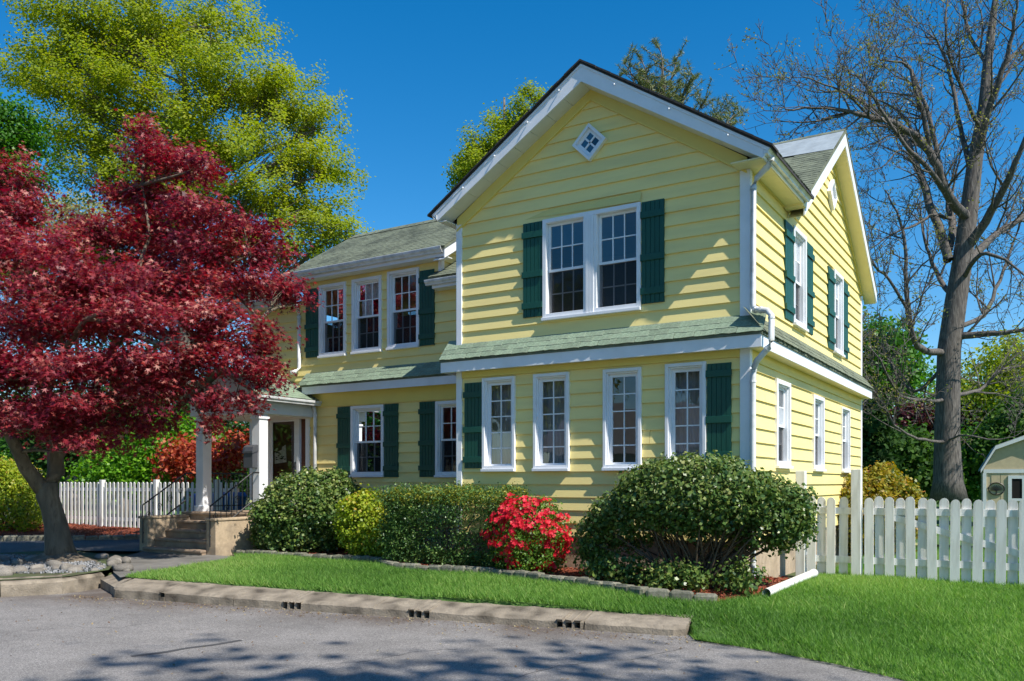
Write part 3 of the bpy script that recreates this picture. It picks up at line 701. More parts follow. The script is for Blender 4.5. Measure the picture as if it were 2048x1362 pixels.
lay_shingles(low_roof, (-12.35,1.37,5.32), (-10.62,1.37,5.32), (0,1,.604), 20, singles=False)
lay_shingles(cross_roof, (-.4,2.0,cz(2.02)-.01), (.31,2.0,cz(2.02)-.01), (0,1,.68), 24, singles=False)
lay_shingles(front_roof, (XR+.02,RY-.02,rx(XR)-.02), (XR+.02,1.9,rx(XR)-.02), (-1,0,SLP), 22, singles=False)
lay_shingles(front_roof, (XL-.02,RY-.02,rx(XL)-.02), (XL-.02,1.5,rx(XL)-.02), (1,0,SLP), 22, singles=False)
# ragged dark shingle edge along the rakes
mb = MB()
for sgn, xe in ((-1,XL-.02), (1,XR+.02)):
    x = AX
    while abs(x-AX) < abs(xe-AX)-.05:
        x2 = x+sgn*.125; yy = RY-.035-random.uniform(0, .02)
        slab(mb, (x,yy,rx(x)+.012), (x2+sgn*.02,yy,rx(x2)+.002), (x2+sgn*.02,-.1,rx(x2)+.002), (x,-.1,rx(x)+.012), .03)
        x = x2
mb.build('shingle_edge', M['roofdark'], front_roof)
mb = MB(); mb.poly([(.30,5.22,cz(5.22)+.03), (.30,4.2,cz(4.2)+.03), (-1.3,4.35,cz(4.35)+.03), (-1.9,5.22,cz(5.22)+.03)]); mb.build('roof_patch', M['flash'], cross_roof)
# ridge caps
mb = MB()
for k in range(18): x = -10.6+k*.24; mb.poly([(x,3.36,LR-.055), (x+.27,3.36,LR-.05), (x+.27,3.5,LR+.035), (x,3.5,LR+.025)]); mb.poly([(x,3.5,LR+.025), (x+.27,3.5,LR+.035), (x+.27,3.64,LR-.05), (x,3.64,LR-.055)])
mb.build('ridge_cap', M['roof'], left_roof)
mb = MB()
for k in range(23): x = .31-k*.24; mb.poly([(x,5.16,CR-.06), (x-.27,5.16,CR-.055), (x-.27,5.3,CR+.035), (x,5.3,CR+.025)]); mb.poly([(x,5.3,CR+.025), (x-.27,5.3,CR+.035), (x-.27,5.44,CR-.055), (x,5.44,CR-.06)])
mb.build('ridge_cap', M['roof'], cross_roof)
# --- rake fascia and soffit, front gable
for sgn, xe in ((-1,XL), (1,XR)):
    mb = MB(); xb_ = xe-sgn*.10
    pr = [(AX, RT-.045), (xe, rx(xe)-.045), (xb_, rx(xe)-.165), (AX, RT-.315)]
    mb.prism([(u, RY, z) for u, z in pr], (0,RY,0), (0,RY+.022,0))
    pr = [(AX, RT-.043), (xe, rx(xe)-.043), (xe-sgn*.03, rx(xe)-.085), (AX, RT-.085)]
    mb.prism([(u, RY-.012, z) for u, z in pr], (0,RY-.012,0), (0,RY-.0005,0))
    f = mb.build('rake_fascia', M['white'], house)
    n = 9; sz_ = lambda x: RT-.305-(RT-.305-(rx(xe)-.155))*abs(x-AX)/abs(xb_-AX)
    for k in range(n):
        xa = AX+(xb_-AX)*(k/n)+sgn*.003; xb = AX+(xb_-AX)*((k+1)/n)-sgn*.003
        mb = MB(); slab(mb, (xa,RY+.022,sz_(xa)), (xb,RY+.022,sz_(xb)), (xb,-.03,sz_(xb)), (xa,-.03,sz_(xa)), .012); mb.build('soffit_panel', M['soffit'], f)
    for q in ((.13,.33,.55,.77) if sgn < 0 else (.2,.5,.8)):
        x = AX+(xe-AX)*q; mb = MB(); mb.tube([(x,RY-.01,rx(x)-.13), (x,RY-.035,rx(x)-.135), (x,RY-.04,rx(x)-.15)], [.008,.012,.009], 6); mb.build('light_hook', M['white'], f)
# right eave: boxed soffit, fascia, gutter
zf = rx(XR)
mb = MB(); mb.box(-.14,.30,RY+.024,.02,zf-.15,zf-.135); mb.box(.02,.30,.02,1.9,zf-.15,zf-.135); mb.box(.02,.318,1.90,2.06,zf-.19,zf-.06); ev = mb.build('eave_soffit', M['cream'], house)
for k in range(6):
    mb = MB(); y = RY+.035+k*.36; mb.box(-.12 if k == 0 else .05,.295,y,y+.354,zf-.16,zf-.151); mb.build('soffit_panel', M['cream'], ev)
mb = MB(); mb.box(.30,.318,RY+.022,1.95,zf-.155,zf-.045); mb.build('eave_fascia', M['white'], house)
def gutter(a, b, out, size=.11, name='gutter', parent=None):
    """K profile trough from a to b; a,b at the back top edge; out = outward unit"""
    a = Vector(a); b = Vector(b); o = Vector(out); Zv = Vector((0,0,1)); s = size
    prof = [(0,0), (0,-s), (.55*s,-s), (.62*s,-.78*s), (.92*s,-.45*s), (1.0*s,-.12*s), (1.0*s,0), (.93*s,0), (.93*s,-.10*s), (.55*s,-.75*s), (.5*s,-.93*s), (.06*s,-.93*s), (.06*s,0)]
    mb = MB(); mb.prism([a+o*p+Zv*q for p, q in prof], a, b); return mb.build(name, M['gutter'], parent or house)
gutter((.319,RY-.01,zf-.012), (.319,2.03,zf-.012), (1,0,0), .10)
gutter((XL+.09,RY-.01,zf-.012), (XL+.09,1.6,zf-.012), (-1,0,0), .10)
mb = MB(); mb.box(XL+.11,-4.99,RY+.03,1.6,zf-.16,zf-.145); mb.build('eave_soffit', M['soffit'], house)
# cross gable rake fascia and soffit panels
for ye in (8.83, 2.06):
    mb = MB(); pr = [(5.3, CR-.045), (ye, cz(ye)-.045), (ye, cz(ye)-.27), (5.3, CR-.30)]
    mb.prism([(.275, u, z) for u, z in pr], (.275,0,0), (.297,0,0)); f = mb.build('rake_fascia', M['white'], house)
    n = 10
    for k in range(n):
        a = 5.3+(ye-5.3)*k/n; b = 5.3+(ye-5.3)*(k+1)/n; e = .003 if ye > 5 else -.003
        mb = MB(); slab(mb, (.03,a+e,cz(a)-.275), (.274,a+e,cz(a)-.275), (.274,b-e,cz(b)-.275), (.03,b-e,cz(b)-.275), .012); mb.build('soffit_panel', M['cream'], f)
# left wing eave, fascia and gutter; gable rake
def eave_front(x0, x1, y, z, yw, mat='soffit'):
    mb = MB(); mb.box(x0, x1, y, y+.02, z-.20, z-.03); f = mb.build('eave_fascia', M['white'], house)
    n = max(2, int((x1-x0)/.32))
    for k in range(n):
        a = x0+(x1-x0)*k/n; b = x0+(x1-x0)*(k+1)/n; mb = MB(); mb.box(a+.003, b-.003, y+.021, yw, z-.205, z-.19); mb.build('soffit_panel', M[mat], f)
    return f
eave_front(-10.58,-6.32,1.43,lz(1.42),1.69); gutter((-10.62,1.429,lz(1.40)-.01), (-6.34,1.429,lz(1.40)-.01), (0,-1,0), .11)
eave_front(-6.62,-4.98,1.43,5.18,1.69); gutter((-6.74,1.429,5.14), (-4.99,1.429,5.14), (0,-1,0), .10)
eave_front(-12.3,-10.36,1.43,5.32,1.69); gutter((-12.35,1.429,5.28), (-10.15,1.429,5.28), (0,-1,0), .10)
mb = MB()
for ye in (1.41, 5.68):
    pr = [(3.5, LR-.045), (ye, lz(ye)-.045), (ye, lz(ye)-.24), (3.5, LR-.27)]; mb.prism([(-6.32, u, z) for u, z in pr], (-6.32,0,0), (-6.30,0,0))
    slab(mb, (-6.58,3.5,LR-.25), (-6.32,3.5,LR-.25), (-6.32,ye,lz(ye)-.25), (-6.58,ye,lz(ye)-.25), .012)
mb.build('rake_fascia', M['white'], house)
# --- pent roofs between the storeys
PZ = 3.27; PT = 3.55; PO = .225
mb = MB()
mb.hexa([(-5.2,-PO-.01,PZ-.04), (.27,-PO-.01,PZ-.04), (.015,-.016,PT-.04), (-4.97,-.016,PT-.04), (-5.2,-PO-.01,PZ), (.27,-PO-.01,PZ), (.015,-.016,PT), (-4.97,-.016,PT)])
mb.hexa([(.27,-PO-.01,PZ-.04), (.27,8.55,PZ-.04), (.016,8.5,PT-.04), (.016,-.015,PT-.04), (.27,-PO-.01,PZ), (.27,8.55,PZ), (.016,8.5,PT), (.016,-.015,PT)])
mb.hexa([(-5.2,-PO-.01,PZ-.04), (-4.98,.0,PT-.04), (-4.98,1.5,PT-.04), (-5.2,1.5,PZ-.04), (-5.2,-PO-.01,PZ), (-4.98,.0,PT), (-4.98,1.5,PT), (-5.2,1.5,PZ)])
pent = mb.build('pent_roof', M['roof'], house)
lay_shingles(pent, (-5.2,-PO-.025,PZ-.005), (.28,-PO-.025,PZ-.005), (0,PO,PT-PZ), 3, .118, clip=lambda a, b, r: a < 5.48-r*.085 and b > r*.08)
lay_shingles(pent, (.285,-PO,PZ-.005), (.285,8.5,PZ-.005), (-PO,0,PT-PZ), 3, .118, singles=False)
ha = Vector((.285,-PO-.03,PZ+.012)); hb = Vector((.018,-.02,PT+.012))   # hip cap at the corner
MB().poly([ha-Vector((.10,0,0)), ha, hb, hb-Vector((.06,0,0))]).poly([ha, ha+Vector((0,.10,0)), hb+Vector((0,.05,0)), hb]).build('hip_cap', M['shingle'], pent)
mb = MB(); mb.box(-5.18,.25,-PO,-PO+.02,3.06,PZ-.035); mb.box(.23,.25,-PO+.02,8.5,3.06,PZ-.035); mb.box(-5.18,-5.16,-PO+.02,1.45,3.06,PZ-.035); mb.box(-5.16,.23,8.48,8.5,3.06,PZ-.035); pf = mb.build('pent_fascia', M['white'], house)
n = 16
for k in range(n):
    a = -5.16+5.39*k/n; b = -5.16+5.39*(k+1)/n; mb = MB(); mb.box(a+.003, b-.003, -PO+.021, -.03, 3.075, 3.09); mb.build('soffit_panel', M['soffit'], pf)
for k in range(26):
    a = -.02+8.5*k/26; b = -.02+8.5*(k+1)/26; mb = MB(); mb.box(.03, .229, a+.003, b-.003, 3.075, 3.09); mb.build('soffit_panel', M['cream'], pf)
mb = MB(); mb.hexa([(-10.2,1.43,PZ-.01), (-4.99,1.43,PZ-.01), (-4.99,1.684,PT-.03), (-10.0,1.684,PT-.03), (-10.2,1.43,PZ+.03), (-4.99,1.43,PZ+.03), (-4.99,1.684,PT+.005), (-10.0,1.684,PT+.005)])
pentL = mb.build('pent_roof', M['roof'], house)
lay_shingles(pentL, (-10.25,1.405,PZ+.02), (-5.2,1.405,PZ+.02), (0,.26,.28), 3, .118)
mb = MB(); mb.box(-10.15,-5.0,1.44,1.46,3.10,PZ); mb.build('pent_fascia', M['white'], house)
mb = MB(); mb.box(-10.13,-5.0,1.461,1.68,3.13,3.145); mb.build('soffit', M['soffit'], house)
# --- downspouts
def spout(name, pts, r=.042):
    mb = MB(); P = [Vector(p) for p in pts]; Q = []
    for i, p in enumerate(P):
        if 0 < i < len(P)-1:
            a = (P[i-1]-p); b = (P[i+1]-p); k = min(.06, a.length*.4, b.length*.4); Q += [p+a.normalized()*k, p+b.normalized()*k]
        else: Q.append(p)
    mb.tube(Q, r, 8); o = mb.build(name, M['gutter'], house, True); 
    for i in range(1, len(P)-1):
        p = P[i]; d = (P[i+1]-p).normalized(); m2 = MB(); m2.tube([p+d*.08, p+d*.11], r*1.16, 8); m2.build('spout_joint', M['gutter'], o)
    return o
spout('downspout', [(.365,-.14,zf-.09), (.365,-.14,zf-.17), (.10,-.07,zf-.36), (.088,-.055,3.66), (.13,-.09,3.60), (.37,-.16,3.54), (.385,-.20,3.08), (.12,-.09,2.85), (.09,-.06,2.7), (.09,-.06,.0), (.12,-.1,-.12)])
spout('downspout', [(-10.2,1.27,5.14), (-10.2,1.27,5.08), (-10.42,1.62,4.93), (-10.42,1.62,3.66), (-10.5,1.45,3.60)])
spout('downspout', [(-9.93,1.55,2.86), (-9.93,1.62,2.75), (-9.95,1.62,.2)])
# --- entrance door behind the porch
mb = MB(); WL.box(mb, -11.55,-11.42,.56,2.78,-.1,.05); WL.box(mb, -10.26,-10.15,.56,2.78,-.1,.05); WL.box(mb, -11.42,-10.26,2.66,2.78,-.1,.05); WL.box(mb, -10.55,-10.47,.56,2.66,-.1,.03)
WL.box(mb, -11.42,-10.26,.50,.57,-.1,.06)
df = mb.build('door_frame', M['white'], house, bevel=.005)
mb = MB(); WL.box(mb, -11.42,-10.55,.58,2.65,-.09,-.05)
for (a, b, c, d) in ((-11.32,-11.02,.7,1.25),(-10.95,-10.65,.7,1.25),(-11.32,-11.02,1.35,1.95),(-10.95,-10.65,1.35,1.95)): WL.box(mb, a, b, c, d, -.05, -.04)
WL.box(mb, -10.47,-10.26,.58,2.65,-.09,-.04)
dr = mb.build('door', M['door'], house)
mb = MB(); ring(mb, WL, -11.42,-10.55,.58,2.65,.09,-.02,.015, wb=.2); sd = mb.build('storm_door', M['white'], house, bevel=.004)
MB().poly([WL.p(-11.33,.78,.0), WL.p(-10.64,.78,.0), WL.p(-10.64,2.56,.0), WL.p(-11.33,2.56,.0)]).build('pane', M['glass'], sd)
mb = MB(); mb.poly([WL.p(-11.30,1.62,-.03), WL.p(-10.92,1.66,-.03), WL.p(-10.95,2.05,-.03), WL.p(-11.06,2.0,-.03), WL.p(-11.08,1.93,-.03), WL.p(-11.30,1.88,-.03)]); mb.build('notice', M['paper'], sd)
mb = MB()
for k in range(14):
    u = -11.27+random.random()*.28; z = 1.68+random.random()*.2; mb.poly([WL.p(u,z,-.028), WL.p(u+.05+random.random()*.04,z+.01,-.028), WL.p(u+.06,z+.025,-.028), WL.p(u+.01,z+.03,-.028)])
mb.build('notice_print', M['dark'], sd)
mb = MB(); WL.box(mb, -10.615,-10.59,1.42,1.66,.015,.03); WL.box(mb, -10.66,-10.6,1.53,1.555,.03,.05); mb.build('handle', M['iron'], sd)

# ------------------------------------------------------------------ porch, steps, railings, mailbox
porch = thing('entry_porch', (-11.1,1.0,.55), 'white entry porch with two square posts and small green shingled gable roof', 'porch')
mb = MB()
PX = -11.1; pz = lambda x: 3.62-abs(x-PX)*.52
slab(mb, (PX,-.05,3.62), (-9.86,-.05,pz(-9.86)), (-9.86,1.69,pz(-9.86)), (PX,1.69,3.62), .05); slab(mb, (PX,-.05,3.62), (-12.34,-.05,pz(-12.34)), (-12.34,1.69,pz(-12.34)), (PX,1.69,3.62), .05)
pr_ = mb.build('roof', M['roof'], porch)
lay_shingles(pr_, (-9.84,-.05,pz(-9.86)-.005), (-9.84,1.68,pz(-9.86)-.005), (-1,0,.52), 11, .125)
mb = MB(); mb.box(-12.15,-10.02,.12,.34,2.62,2.92); mb.box(-10.24,-10.02,.341,1.69,2.62,2.92); mb.box(-12.15,-11.93,.341,1.69,2.62,2.92); mb.build('beam', M['white'], porch, bevel=.006)
mb = MB(); mb.prism([(-12.2,.16,2.93), (-10.0,.16,2.93), (PX,.16,3.53)], (0,.16,0), (0,.20,0)); mb.build('pediment', M['white'], porch)
mb = MB(); mb.box(-12.1,-10.1,.3,1.69,2.60,2.62); mb.build('ceiling', M['soffit'], porch)
for cx in (-10.20,-11.95):
    mb = MB(); mb.box(cx-.115,cx+.115,.2,.43,.58,2.62); mb.box(cx-.14,cx+.14,.175,.455,2.5,2.56); mb.box(cx-.14,cx+.14,.175,.455,.575,.70); mb.build('column', M['white'], porch, bevel=.01)
gutter((-9.865,-.05,pz(-9.86)-.02), (-9.865,1.66,pz(-9.86)-.02), (1,0,0), .10, 'gutter', porch)
steps = thing('front_steps', (-11,-.4,-.27), 'tan stucco front stoop with worn brown stone steps', 'steps')
zd = .575
mb = MB(); mb.box(-12.25,-9.93,.05,1.69,-.5,zd-.06); mb.build('landing_base', M['stoop'], steps)
mb = MB(); mb.box(-12.3,-9.88,.0,1.69,zd-.06,zd); mb.build('landing', M['stone'], steps, bevel=.015)
for cx0, cx1 in ((-10.22,-9.95), (-12.3,-12.03)):
    mb = MB(); mb.box(cx0,cx1,-1.0,.049,-.5,.46); mb.build('cheek_wall', M['stoop'], steps, bevel=.012)
    mb = MB(); mb.box(cx0-.02,cx1+.02,-1.03,.0,.461,.515); mb.build('coping', M['stoop'], steps, bevel=.015)
for k in range(4):
    zt = zd-.17*(k+1); y = -.02-.27*k
    mb = MB(); mb.box(-12.029,-10.221,y-.27,.05 if k < 3 else .05,-.5,zt-.06); mb.build('riser', M['stone'], steps)
    xm = random.uniform(-11.4,-10.9)
    for a, b in ((-12.028,xm-.004), (xm+.004,-10.222)):
        mb = MB(); mb.box(a,b,y-.30,y,zt-.059,zt); mb.build('tread', M['stone'], steps, bevel=.02)
def railing(x, label, to_post):
    r = thing('iron_railing', (x,-.5,.0), label, 'railing')
    A = Vector((x,-1.02,.74)); B = Vector((x,.02,1.40)); mb = MB()
    for off in (0, -.58): mb.tube([A+Vector((0,0,off)), B+Vector((0,0,off))], .016, 6)
    mb.tube([B, Vector((x,.19,1.40))], .016, 6); mb.build('handrail', M['iron'], r)
    for k in range(9):
        f = k/8; p = A.lerp(B, f); big = k in (0, 8)
        mb = MB(); mb.tube([p, Vector((p.x,p.y,p.z-.62 if not big else p.z-.78))], .013 if big else .008, 5)
        mb.build('post' if big else 'baluster', M['iron'], r)
    for k in (1,3,5,7):
        f = k/8; p = A.lerp(B, f)-Vector((0,0,.3)); mb = MB(); q = []
        for t in range(14): an = t/13*2*math.pi*1.4; rr = .06*(1-t/18); q.append(p+Vector((0, rr*math.cos(an), rr*math.sin(an)*1.6)))
        mb.tube(q, .006, 4); mb.build('scroll', M['iron'], r)
    return r
railing(-12.16, 'black iron stair railing beside the picket fence, left of the steps', True)
railing(-10.09, 'black iron stair railing rising beside the round holly bush', True)
r = thing('iron_railing', (-12.1,1.0,.58), 'black iron railing across the open far end of the porch', 'railing')
mb = MB(); mb.tube([(-12.12,.45,1.40), (-12.12,1.66,1.40)], .016, 6); mb.tube([(-12.12,.45,.68), (-12.12,1.66,.68)], .012, 6); mb.build('handrail', M['iron'], r)
for k in range(11):
    y = .5+k*.115; mb = MB(); mb.tube([(-12.12,y,.58), (-12.12,y,1.40)], .008, 5); mb.build('baluster', M['iron'], r)
mbx = thing('mailbox', (-10.27,.1,1.55), 'dark grey wall mailbox fixed to the porch post', 'mailbox')
mb = MB(); mb.prism([(-10.40,.06,1.50), (-10.40,.198,1.50), (-10.40,.198,1.93), (-10.40,.16,1.95), (-10.40,.09,1.90), (-10.40,.06,1.82)], (-10.40,0,0), (-10.13,0,0)); mb.build('box', M['mailbox'], mbx, bevel=.006)
mb = MB(); mb.prism([(-10.415,.045,1.79), (-10.415,.205,1.84), (-10.415,.205,1.965), (-10.415,.15,1.975), (-10.415,.07,1.925), (-10.415,.045,1.84)], (-10.415,0,0), (-10.115,0,0)); mb.build('lid', M['mailbox'], mbx, bevel=.006)

# ------------------------------------------------------------------ kerbs, edgings, stones
def rough_mesh(mb, amp, seed=0):
    r = random.Random(seed); d = {}
    out = []
    for v in mb.v:
        k = (round(v[0], 3), round(v[1], 3), round(v[2], 3))
        if k not in d: d[k] = tuple(r.uniform(-amp, amp) for _ in range(3))
        out.append(tuple(a+b for a, b in zip(v, d[k])))
    mb.v = out
kerb = bpy.data.objects.new('kerb', None); link(kerb, None, Matrix.Translation((KL[0], KL[1], ROAD))); kerb['kind'] = 'structure'
KLEN = (Vector(KR)-Vector(KL)).length
def kp(s, d, z): q = Vector(KL)+kd*s+kn*d; return (q.x, q.y, z)
ztf = lambda s: -.305-.05*s/KLEN; ztb = lambda s: -.225-.065*s/KLEN
WK = .50
slots = [(.98,1.06,-.40,-.33)]
for s0 in (3.06, 4.92, 6.83 if KLEN > 6.8 else 6): slots += [(s0+k*.105, s0+k*.105+.075, -.44, -.345) for k in range(3)]
def kerb_stone(s0, s1, end0=0, end1=0):
    mb = MB(); n = max(1, int((s1-s0)/.12)); cuts = sorted({s0, s1, *[s0+(s1-s0)*i/n for i in range(1, n)], *[x for q in slots for x in q[:2] if s0 < x < s1]})
    def sect(s):
        e = 0
        if s-s0 < .12 and end0: e = .10*(1-(s-s0)/.12)
        if s1-s < .12 and end1: e = .07*(1-(s1-s)/.12)
        return e
    for a, b in zip(cuts[:-1], cuts[1:]):
        sl_ = next((q for q in slots if q[0]-1e-6 <= a and b <= q[1]+1e-6), None)
        def ring_(s, zlo, zhi=None, dfr=0):
            e = sect(s)
            if zhi is not None: return [kp(s, dfr, zlo), kp(s, dfr, zhi), kp(s, WK, zhi), kp(s, WK, zlo)]
            return [kp(s, dfr+e, zlo), kp(s, dfr+.02+e, ztf(s)-.03), kp(s, dfr+.065+e, ztf(s)), kp(s, WK, ztb(s)), kp(s, WK+.03, zlo)]
        def skin(A, B, caps):
            k = len(A); n0 = len(mb.v); mb.v += A+B
            for i in range(k): j = (i+1) % k; mb.f.append((n0+i, n0+j, n0+k+j, n0+k+i))
            if caps: mb.f.append(tuple(range(n0+k-1, n0-1, -1))); mb.f.append(tuple(range(n0+k, n0+2*k)))
        if sl_ is None: skin(ring_(a, ROAD-.1), ring_(b, ROAD-.1), True)
        else:
            skin(ring_(a, sl_[3]), ring_(b, sl_[3]), True); skin(ring_(a, ROAD-.1, sl_[2]), ring_(b, ROAD-.1, sl_[2]), True); skin(ring_(a, sl_[2], sl_[3], .22), ring_(b, sl_[2], sl_[3], .22), True)
    rough_mesh(mb, .006, int(s0*10)); return mb.build('kerb_stone', M['kerb'], kerb)
J = KLEN-1.13
for a, b, e0, e1 in ((0,2.25,1,0), (2.256,4.42,0,0), (4.426,J-.006,0,0), (J+.006,KLEN,0,1)): kerb_stone(a, b, e0, e1)
for q in slots:   # black sheets paint the shade at the back of the drain slots
    mb = MB(); mb.poly([kp(q[0],.2,q[2]), kp(q[1],.2,q[2]), kp(q[1],.2,q[3]), kp(q[0],.2,q[3])]); mb.build('slot_shade', M['dark'], kerb)
kerb2 = bpy.data.objects.new('kerb', None); link(kerb2, None, Matrix.Translation((-9.5,-5.3,ROAD))); kerb2['kind'] = 'structure'
pl = [(-11.6,-9.2), (-10.05,-6.65), (-9.22,-5.38), (-8.81,-4.69), (-8.88,-4.40), (-9.22,-3.75)]
for i, (a, b) in enumerate(zip(pl[:-1], pl[1:])):
    A = Vector(a); B = Vector(b); t = (B-A).normalized(); nn = Vector((-t.y, t.x)); mb = MB(); N = max(2, int((B-A).length/.15))
    A = A+t*.006; B = B-t*.006
    for k in range(N):
        p, q = A.lerp(B, k/N), A.lerp(B, (k+1)/N)
        hz_ = lambda pt: -.265-(.03 if i > 3 else 0)
        P = lambda pt, d, z: (pt.x+nn.x*d, pt.y+nn.y*d, z)
        R_ = lambda pt: [P(pt,0,ROAD-.1), P(pt,.015,-.275), P(pt,.05,-.24), P(pt,.38,-.212), P(pt,.36,ROAD-.1)]
        n0 = len(mb.v); mb.v += R_(p)+R_(q); 
        for u in range(5): v = (u+1) % 5; mb.f.append((n0+u, n0+v, n0+5+v, n0+5+u))
        if k == 0: mb.f.append(tuple(range(n0+4, n0-1, -1)))
        if k == N-1: mb.f.append(tuple(range(n0+5, n0+10)))
    rough_mesh(mb, .008, i); mb.build('kerb_stone', M['kerb'], kerb2)
mb = MB(); mb.hexa([(-7.95,-4.42,-.6), (-8.10,-4.0,-.6), (-9.15,-3.5,-.6), (-9.08,-3.92,-.6), (-7.95,-4.42,-.33), (-8.10,-4.0,-.225), (-9.15,-3.5,-.222), (-9.08,-3.92,-.32)]); rough_mesh(mb, .01, 3); mb.build('kerb_stone', M['kerb'], kerb2)
def litter(name, label, n, seed):
    r = np.random.default_rng(seed); s_ = r.uniform(-.6, KLEN+.3, n); d = -np.abs(r.normal(0, .28, n))-.02
    k = r.random(n) < .25; s_[k] = r.uniform(-2, KLEN+1, k.sum()); d[k] = -r.uniform(0, 3.5, k.sum())
    x = KL[0]+kd.x*s_+kn.x*d; y = KL[1]+kd.y*s_+kn.y*d
    c = np.stack([x, y, np.full(n, ROAD+.008)], 1); a = r.uniform(0, 6.28, n); u = np.stack([np.cos(a), np.sin(a), r.normal(0, .3, n)], 1)*r.uniform(.006, .02, n)[:, None]; v = np.stack([-np.sin(a), np.cos(a), r.normal(0, .3, n)], 1)*r.uniform(.004, .012, n)[:, None]
    return tag(fast(name, np.stack([c-u, c-v, c+u, c+v], 1), 4, M['l_litter'], None, r.random(n), 'stuff'), label, 'litter')
M['l_litter'] = leaf('dry litter', G1((.12,.06,.03),(.25,.17,.08),(.40,.34,.18)), .1)
litter('leaf_litter', 'bits of dry leaf and grit in the gutter along the kerb', 1500, 44)
# granite block edgings
def block_mesh(k):
    mb = MB(); r = random.Random(k); n = 4
    bm = bmesh.new(); bmesh.ops.create_cube(bm, size=1); bmesh.ops.bevel(bm, geom=bm.edges[:], offset=.12, segments=1, affect='EDGES')
    for v in bm.verts: v.co += Vector([r.uniform(-.05, .05) for _ in range(3)])
    m = bpy.data.meshes.new('block'); bm.to_mesh(m); bm.free(); m.materials.append(M['block']); return m
BM = [block_mesh(k) for k in range(6)]
def edging(name, path, label, size, lift):
    t = thing(name, (path[0][0], path[0][1], g(*path[0])), label, 'edging'); L = 0; pts = [Vector(p) for p in path]
    for a, b in zip(pts[:-1], pts[1:]):
        d = (b-a); ln_ = d.length; n = max(1, round(ln_/size[0])); ang = math.atan2(d.y, d.x)
        for k in range(n):
            p = a+d*((k+.5)/n)
            Wm = Matrix.Translation((p.x, p.y, g(p.x, p.y)+lift+random.uniform(-.012,.012))) @ Matrix.Rotation(ang+random.uniform(-.06,.06), 4, 'Z') @ Matrix.Diagonal((ln_/n*.965, size[1], size[2], 1))
            inst('block', random.choice(BM), t, Wm)
    return t
edging('block_edging', bed_edge[:-2], 'curving row of grey granite blocks between the front lawn and the shrubs', (.255,.17,.22), .005)
edging('block_edging', [(-13.0,.93), (-14.05,.18), (-15.12,-1.38), (-16.65,-2.55), (-20,-4.5)], 'row of pale granite blocks between red mulch and driveway', (.27,.16,.2), .03)
# stones, gravel and root mound round the red maple
MPB = Vector((-12.31,-2.67,-.2))
def rock_mesh(k):
    r = random.Random(k+50); bm = bmesh.new(); bmesh.ops.create_icosphere(bm, subdivisions=2, radius=1)
    for v in bm.verts: v.co *= 1+.28*math.sin(v.co.x*2.3+k)*math.cos(v.co.y*2.9+k*2)+r.uniform(-.05,.05)
    m = bpy.data.meshes.new('stone'); bm.to_mesh(m); bm.free(); m.materials.append(M['rock']); m.polygons.foreach_set('use_smooth', [True]*len(m.polygons)); return m
RM = [rock_mesh(k) for k in range(6)]
rocks = [at(px, py, 1) for px, py in ()]
rr = random.Random(9)
for k in range(46):
    px = rr.uniform(-20, 268); py = 1140+rr.uniform(-16, 12)+(px-120)*.0; z = -.24
    if px > 200: py = rr.uniform(1118, 1146)
    p = groundpt(px, py, -.235); s = rr.uniform(.06, .15)
    Wm = Matrix.Translation((p.x, p.y, g(p.x, p.y)+s*.35)) @ Matrix.Rotation(rr.uniform(0, 6.28), 4, 'Z') @ Matrix.Diagonal((s, s*rr.uniform(.6,.9), s*rr.uniform(.5,.7), 1))
    o = inst('stone', rr.choice(RM), None, Wm); tag(o, 'rounded grey stone in the stony bed around the foot of the red maple', 'stone', 'stones around the red maple')
n = 9000; a = rng.uniform(0, 2*np.pi, n); r0 = np.sqrt(rng.random(n)); cx = -11.5+r0*np.cos(a)*2.1; cy = -3.75+r0*np.sin(a)*.95
cx2 = cx+(cy+3.75)*-.5
c = np.stack([cx2, cy, G(cx2, cy)+.02+rng.uniform(0, .02, n)], 1); u = rng.normal(0, 1, (n, 3)); u /= np.linalg.norm(u, axis=1)[:, None]; v = np.cross(u, rng.normal(0, 1, (n, 3))); v /= np.linalg.norm(v, axis=1)[:, None]
s = rng.uniform(.012, .026, n)[:, None]
tag(fast('gravel', np.stack([c-u*s, c-v*s*.8, c+u*s, c+v*s*.8], 1), 4, M['gravel'], None, None, 'stuff'), 'white gravel between the stones under the red maple', 'gravel')
sheet('stone_bed', [(-9.35,-3.6), (-9.0,-4.4), (-8.97,-4.7), (-9.4,-5.4), (-10.2,-6.6), (-11.8,-9.0), (-14.2,-8.0), (-14.6,-5.5), (-14.2,-4.0), (-13.3,-1.95), (-11.4,-2.0), (-10.4,-2.8)], M['soil'], .02, .4)

# ------------------------------------------------------------------ plants
def unit(v): return v/np.maximum(np.linalg.norm(v, axis=-1, keepdims=True), 1e-9)
LEAF = {'quad': np.array([(-.5,0),(0,-.28),(.5,0),(0,.28)]),
        'wide': np.array([(-.5,0),(-.1,-.42),(.5,0),(-.1,.42)]),
        'needle': np.array([(-.5,-.03),(.5,-.03),(.5,.03),(-.5,.03)]),
        'star': np.array([(-.10,0)]+[p for k in range(5) for p in ((.14*math.cos(-2.1+1.05*k-.0), .14*math.sin(-2.1+1.05*k)), ((.36+.2*math.cos((k-2)*.8))*math.cos(-1.72+.86*k), (.36+.2*math.cos((k-2)*.8))*math.sin(-1.72+.86*k)))][0:0]+
                 [q for k in range(5) for q in (((.40+.16*math.cos((k-2)*.8))*math.cos(-1.85+.925*k), (.40+.16*math.cos((k-2)*.8))*math.sin(-1.85+.925*k)),)+((((.15)*math.cos(-1.85+.925*(k+.5)), .15*math.sin(-1.85+.925*(k+.5))),) if k < 4 else ())])}
